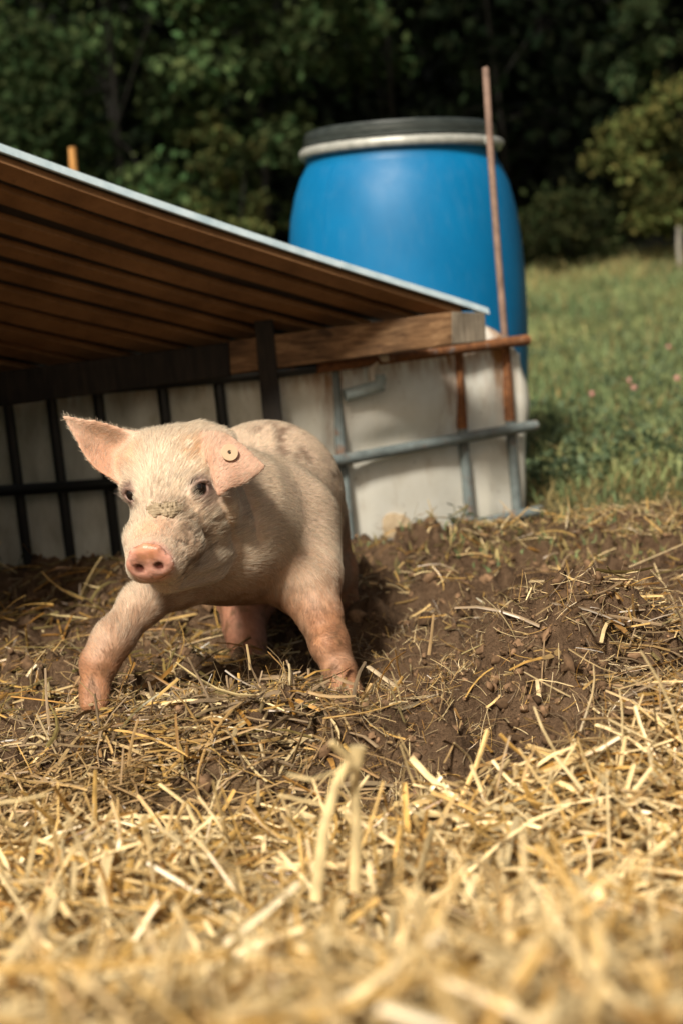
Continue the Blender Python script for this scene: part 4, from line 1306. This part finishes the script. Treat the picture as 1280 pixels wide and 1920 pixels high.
# ------------------------------------------------------------------ crumbs of soil
t_ = (1 + 5 ** .5) / 2
ICO = np.array([(-1, t_, 0), (1, t_, 0), (-1, -t_, 0), (1, -t_, 0), (0, -1, t_), (0, 1, t_), (0, -1, -t_), (0, 1, -t_), (t_, 0, -1), (t_, 0, 1), (-t_, 0, -1), (-t_, 0, 1)]); ICO /= np.linalg.norm(ICO[0])
ICF = np.array([(0, 11, 5), (0, 5, 1), (0, 1, 7), (0, 7, 10), (0, 10, 11), (1, 5, 9), (5, 11, 4), (11, 10, 2), (10, 7, 6), (7, 1, 8), (3, 9, 4), (3, 4, 2), (3, 2, 6), (3, 6, 8), (3, 8, 9), (4, 9, 5), (2, 4, 11), (6, 2, 10), (8, 6, 7), (9, 8, 1)])
def subdiv(v, f):
    v = v.tolist(); cache = {}; nf = []
    def mid(a, b):
        k = (min(a, b), max(a, b))
        if k not in cache:
            m = (np.array(v[a]) + np.array(v[b])); m /= np.linalg.norm(m); cache[k] = len(v); v.append(m.tolist())
        return cache[k]
    for a, b, c in f:
        x, y, z = mid(a, b), mid(b, c), mid(c, a); nf += [(a, x, z), (b, y, x), (c, z, y), (x, y, z)]
    return np.array(v), np.array(nf)
ICO2, ICF2 = subdiv(ICO, ICF)
def crumbs(name, label, n, region, size, v0, f0, seed, rough):
    rg = np.random.default_rng(seed)
    x, y = region(rg, n); n = len(x)
    s = size[0] + (size[1] - size[0]) * rg.beta(1, 4, n)
    z = zg(x, y) + s * .25
    sc_ = rg.uniform(.45, 1.4, (n, 1, 3)) * s[:, None, None]
    vv = v0[None] * (1 + rough * rg.uniform(-1, 1, (n, len(v0), 1))) * sc_
    vv = np.einsum('nij,nkj->nki', rand_rot(n, rg), vv) + np.stack([x, y, z], 1)[:, None, :]
    F = (np.arange(n)[:, None, None] * len(v0) + f0[None]).reshape(-1, 3)
    c = np.array([.15, .09, .05])[None] * rg.uniform(.45, 1.6, (n, 1))
    o = mesh_np(name, vv.reshape(-1, 3), F, M_CLOD, np.repeat(c, len(v0), 0))
    return tag(o, label, 'soil', kind='stuff')
def soil_cond(x, y): return np.clip(.25 + pit(x, y) + .6 * np.exp(-((x - .27) / .22) ** 2 - ((y - 1.8) / .16) ** 2), 0, 1) * sstep(1.4, 1.55, y)
crumbs('soil_crumbs', 'crumbs of broken brown soil', 24000, trapz(1.42, 3.0, .2, soil_cond), (.0012, .008), ICO, ICF, 201, .4)
crumbs('soil_lumps', 'larger lumps of turned brown soil', 2600, trapz(1.5, 3.0, .2, soil_cond), (.004, .019), ICO2, ICF2, 202, .5)

# ------------------------------------------------------------------ single stalks one can point at
def stalk(pts, w, col, label, flat=.4, flare=None):
    """pts: (px, py, depth)"""
    q = [P(*p) for p in pts]
    q2 = []
    for a, b in zip(q[:-1], q[1:]):
        for t in (0, .5): q2.append(a.lerp(b, t))
    q2.append(q[-1])
    n = len(q2); rr = [w * .5 * (1 - .35 * i / (n - 1)) for i in range(n)]
    if flare: rr[-1] = w * flare * .5
    mb = MB(); mb.tube(q2, rr, 6, flat=flat)
    o = mb.build('straw_stalk', bpy.data.materials['straw'], None, angle=60)
    ca = o.data.color_attributes.new('Col', 'FLOAT_COLOR', 'POINT')
    c = np.ones((len(o.data.vertices), 4), np.float32); c[:, :3] = col
    ca.data.foreach_set('color', c.ravel())
    return tag(o, label, 'straw stalk', 'single straw stalks standing out of the litter')
CP = (.74, .57, .29); CG = (.60, .38, .13); CY = (.52, .40, .25); CB = (.50, .27, .08)
stalk([(592, 1690, 1.02), (606, 1560, 1.03), (630, 1470, 1.04), (655, 1425, 1.04), (622, 1392, 1.03)], .0095, CP, 'tall pale bent straw stalk standing left of the straight one in the foreground', .6)
stalk([(664, 1670, 1.06), (668, 1560, 1.06), (664, 1480, 1.06), (670, 1400, 1.06)], .0100, CP, 'tall straight straw stalk with flared tip upright in the middle foreground', .7, 1.4)
stalk([(540, 1452, 1.05), (585, 1462, 1.045), (648, 1440, 1.04)], .0055, CP, 'short pale straw crossing the top of the tall bent stalk')
stalk([(1163, 1070, 2.42), (1215, 1048, 2.40), (1285, 1018, 2.37)], .0115, (.66, .50, .28), 'long pale straw blade lying at the right edge on the far soil', .3)
stalk([(690, 1250, 1.86), (745, 1290, 1.81), (800, 1318, 1.78), (866, 1338, 1.75)], .0085, CY, 'long greyish straw lying on the soil right of the pig foot', .35)
stalk([(898, 1268, 1.88), (908, 1232, 1.885), (922, 1192, 1.89)], .0060, (.50, .40, .17), 'yellowish stalk propped upright in the soil hollow')
stalk([(865, 1226, 1.93), (895, 1212, 1.92), (924, 1196, 1.90)], .0050, (.50, .40, .18), 'thin stalk leaning against the upright one in the soil hollow')
stalk([(803, 1228, 1.96), (808, 1190, 1.96), (812, 1152, 1.96)], .0050, (.42, .28, .14), 'thin brown stalk standing alone in the soil behind the hollow')
stalk([(300, 1470, 1.42), (352, 1510, 1.38), (378, 1570, 1.32), (397, 1645, 1.24)], .0052, CP, 'long curved pale straw arching over the litter left of centre')
stalk([(928, 1545, 1.32), (905, 1490, 1.34), (882, 1434, 1.35)], .0062, CP, 'pale stalk leaning left out of the litter below the dark pit')
stalk([(1150, 1520, 1.34), (1160, 1450, 1.34), (1172, 1380, 1.345)], .0058, CP, 'slender pale stalk upright in the right hand straw')
stalk([(1232, 1480, 1.40), (1245, 1420, 1.40), (1268, 1372, 1.41)], .0105, CG, 'broad orange-gold blade upright near the right edge')
stalk([(1050, 1838, .86), (1049, 1780, .86), (1045, 1722, .865)], .0066, CP, 'blurred upright stalk in the lower right foreground')
stalk([(-8, 1506, 1.14), (40, 1500, 1.14), (86, 1490, 1.15)], .0070, CP, 'blurred pale straw poking in at the left edge')
stalk([(470, 1256, 1.76), (467, 1232, 1.76), (463, 1208, 1.76)], .0038, (.55, .40, .20), 'short stalk upright on the mound under the pig belly')
stalk([(22, 1306, 1.80), (75, 1312, 1.79), (130, 1319, 1.78)], .0055, CB, 'horizontal orange-brown straw left of the front foot')
stalk([(150, 1278, 1.70), (172, 1300, 1.70), (190, 1322, 1.69)], .0036, (.60, .40, .20), 'thin straw leaning across the front foot')
stalk([(420, 1770, .93), (500, 1710, .94), (560, 1655, .95)], .0120, (.80, .66, .42), 'broad blurred cream straw blade slanting up in the foreground', .35)
stalk([(700, 1850, .80), (790, 1800, .81), (890, 1770, .82)], .0085, CG, 'blurred golden straw lying across the lower foreground', .5)
stalk([(540, 1290, 1.69), (556, 1312, 1.67), (602, 1332, 1.65)], .0105, CB, 'broad orange-brown blade on the mound below the pig chest', .3)
stalk([(640, 1310, 1.70), (675, 1350, 1.66), (702, 1395, 1.62)], .0085, CY, 'flat beige blade slanting down the right side of the mound', .3)

# ------------------------------------------------------------------ weeds by the tank
def weed(px, py, y, label, n, h, seed, col=(.045, .065, .022)):
    rg = random.Random(seed)
    p = P(px, py, y); z0 = float(zg(p.x, p.y))
    root = empty('weed', (p.x, p.y, z0), label, 'weed', 'weeds at the foot of the tank wall')
    mb = MB(); lv = MB()
    for k in range(n):
        a = rg.uniform(0, 6.28); hh = h * rg.uniform(.5, 1); ln = rg.uniform(.02, .05)
        tip = Vector((p.x + math.cos(a) * ln, p.y + math.sin(a) * ln * .5 - .01, z0 + hh))
        mb.tube([(p.x, p.y, z0 - .01), Vector((p.x, p.y, z0)).lerp(tip, .5) + Vector((0, 0, .01)), tip], [.0016, .0013, .0008], 5)
        for j in range(3):
            b = Vector((p.x, p.y, z0)).lerp(tip, .45 + .27 * j); d = Vector((rg.uniform(-1, 1), rg.uniform(-1, .3), rg.uniform(-.2, .7))).normalized()
            sd_ = d.cross(Vector((0, 0, 1))).normalized() * .007; L_ = rg.uniform(.018, .032)
            lv.add([b, b + d * L_ * .5 + sd_, b + d * L_, b + d * L_ * .5 - sd_, b + d * L_ * .5 + Vector((0, 0, -.003))], [(0, 1, 4), (1, 2, 4), (2, 3, 4), (3, 0, 4)])
    mb.build('stem', M_STEM, root)
    o = lv.build('foliage', M_GRASS, root, smooth=False)
    ca = o.data.color_attributes.new('Col', 'FLOAT_COLOR', 'POINT')
    c = np.ones((len(o.data.vertices), 4), np.float32); c[:, :3] = col; ca.data.foreach_set('color', c.ravel())
weed(858, 990, 3.02, 'dark green weed at the foot of the upright right of the mud slab', 7, .075, 1)
weed(775, 1000, 2.95, 'small dark weed beside the mud slab on the tank', 4, .085, 2)
weed(930, 985, 3.10, 'low weed growing through the bottom rail near the tank corner', 5, .045, 3)
weed(8, 1050, 2.88, 'dark bushy weed at the left edge before the tank', 8, .085, 4, (.02, .03, .012))
weed(335, 1190, 2.2, 'yellowing weed under the pig chest', 4, .05, 5, (.16, .15, .05))
print('PIGVERTS', len(pv), 'TRIS', sum(len(m.polygons) * 2 for m in bpy.data.meshes))
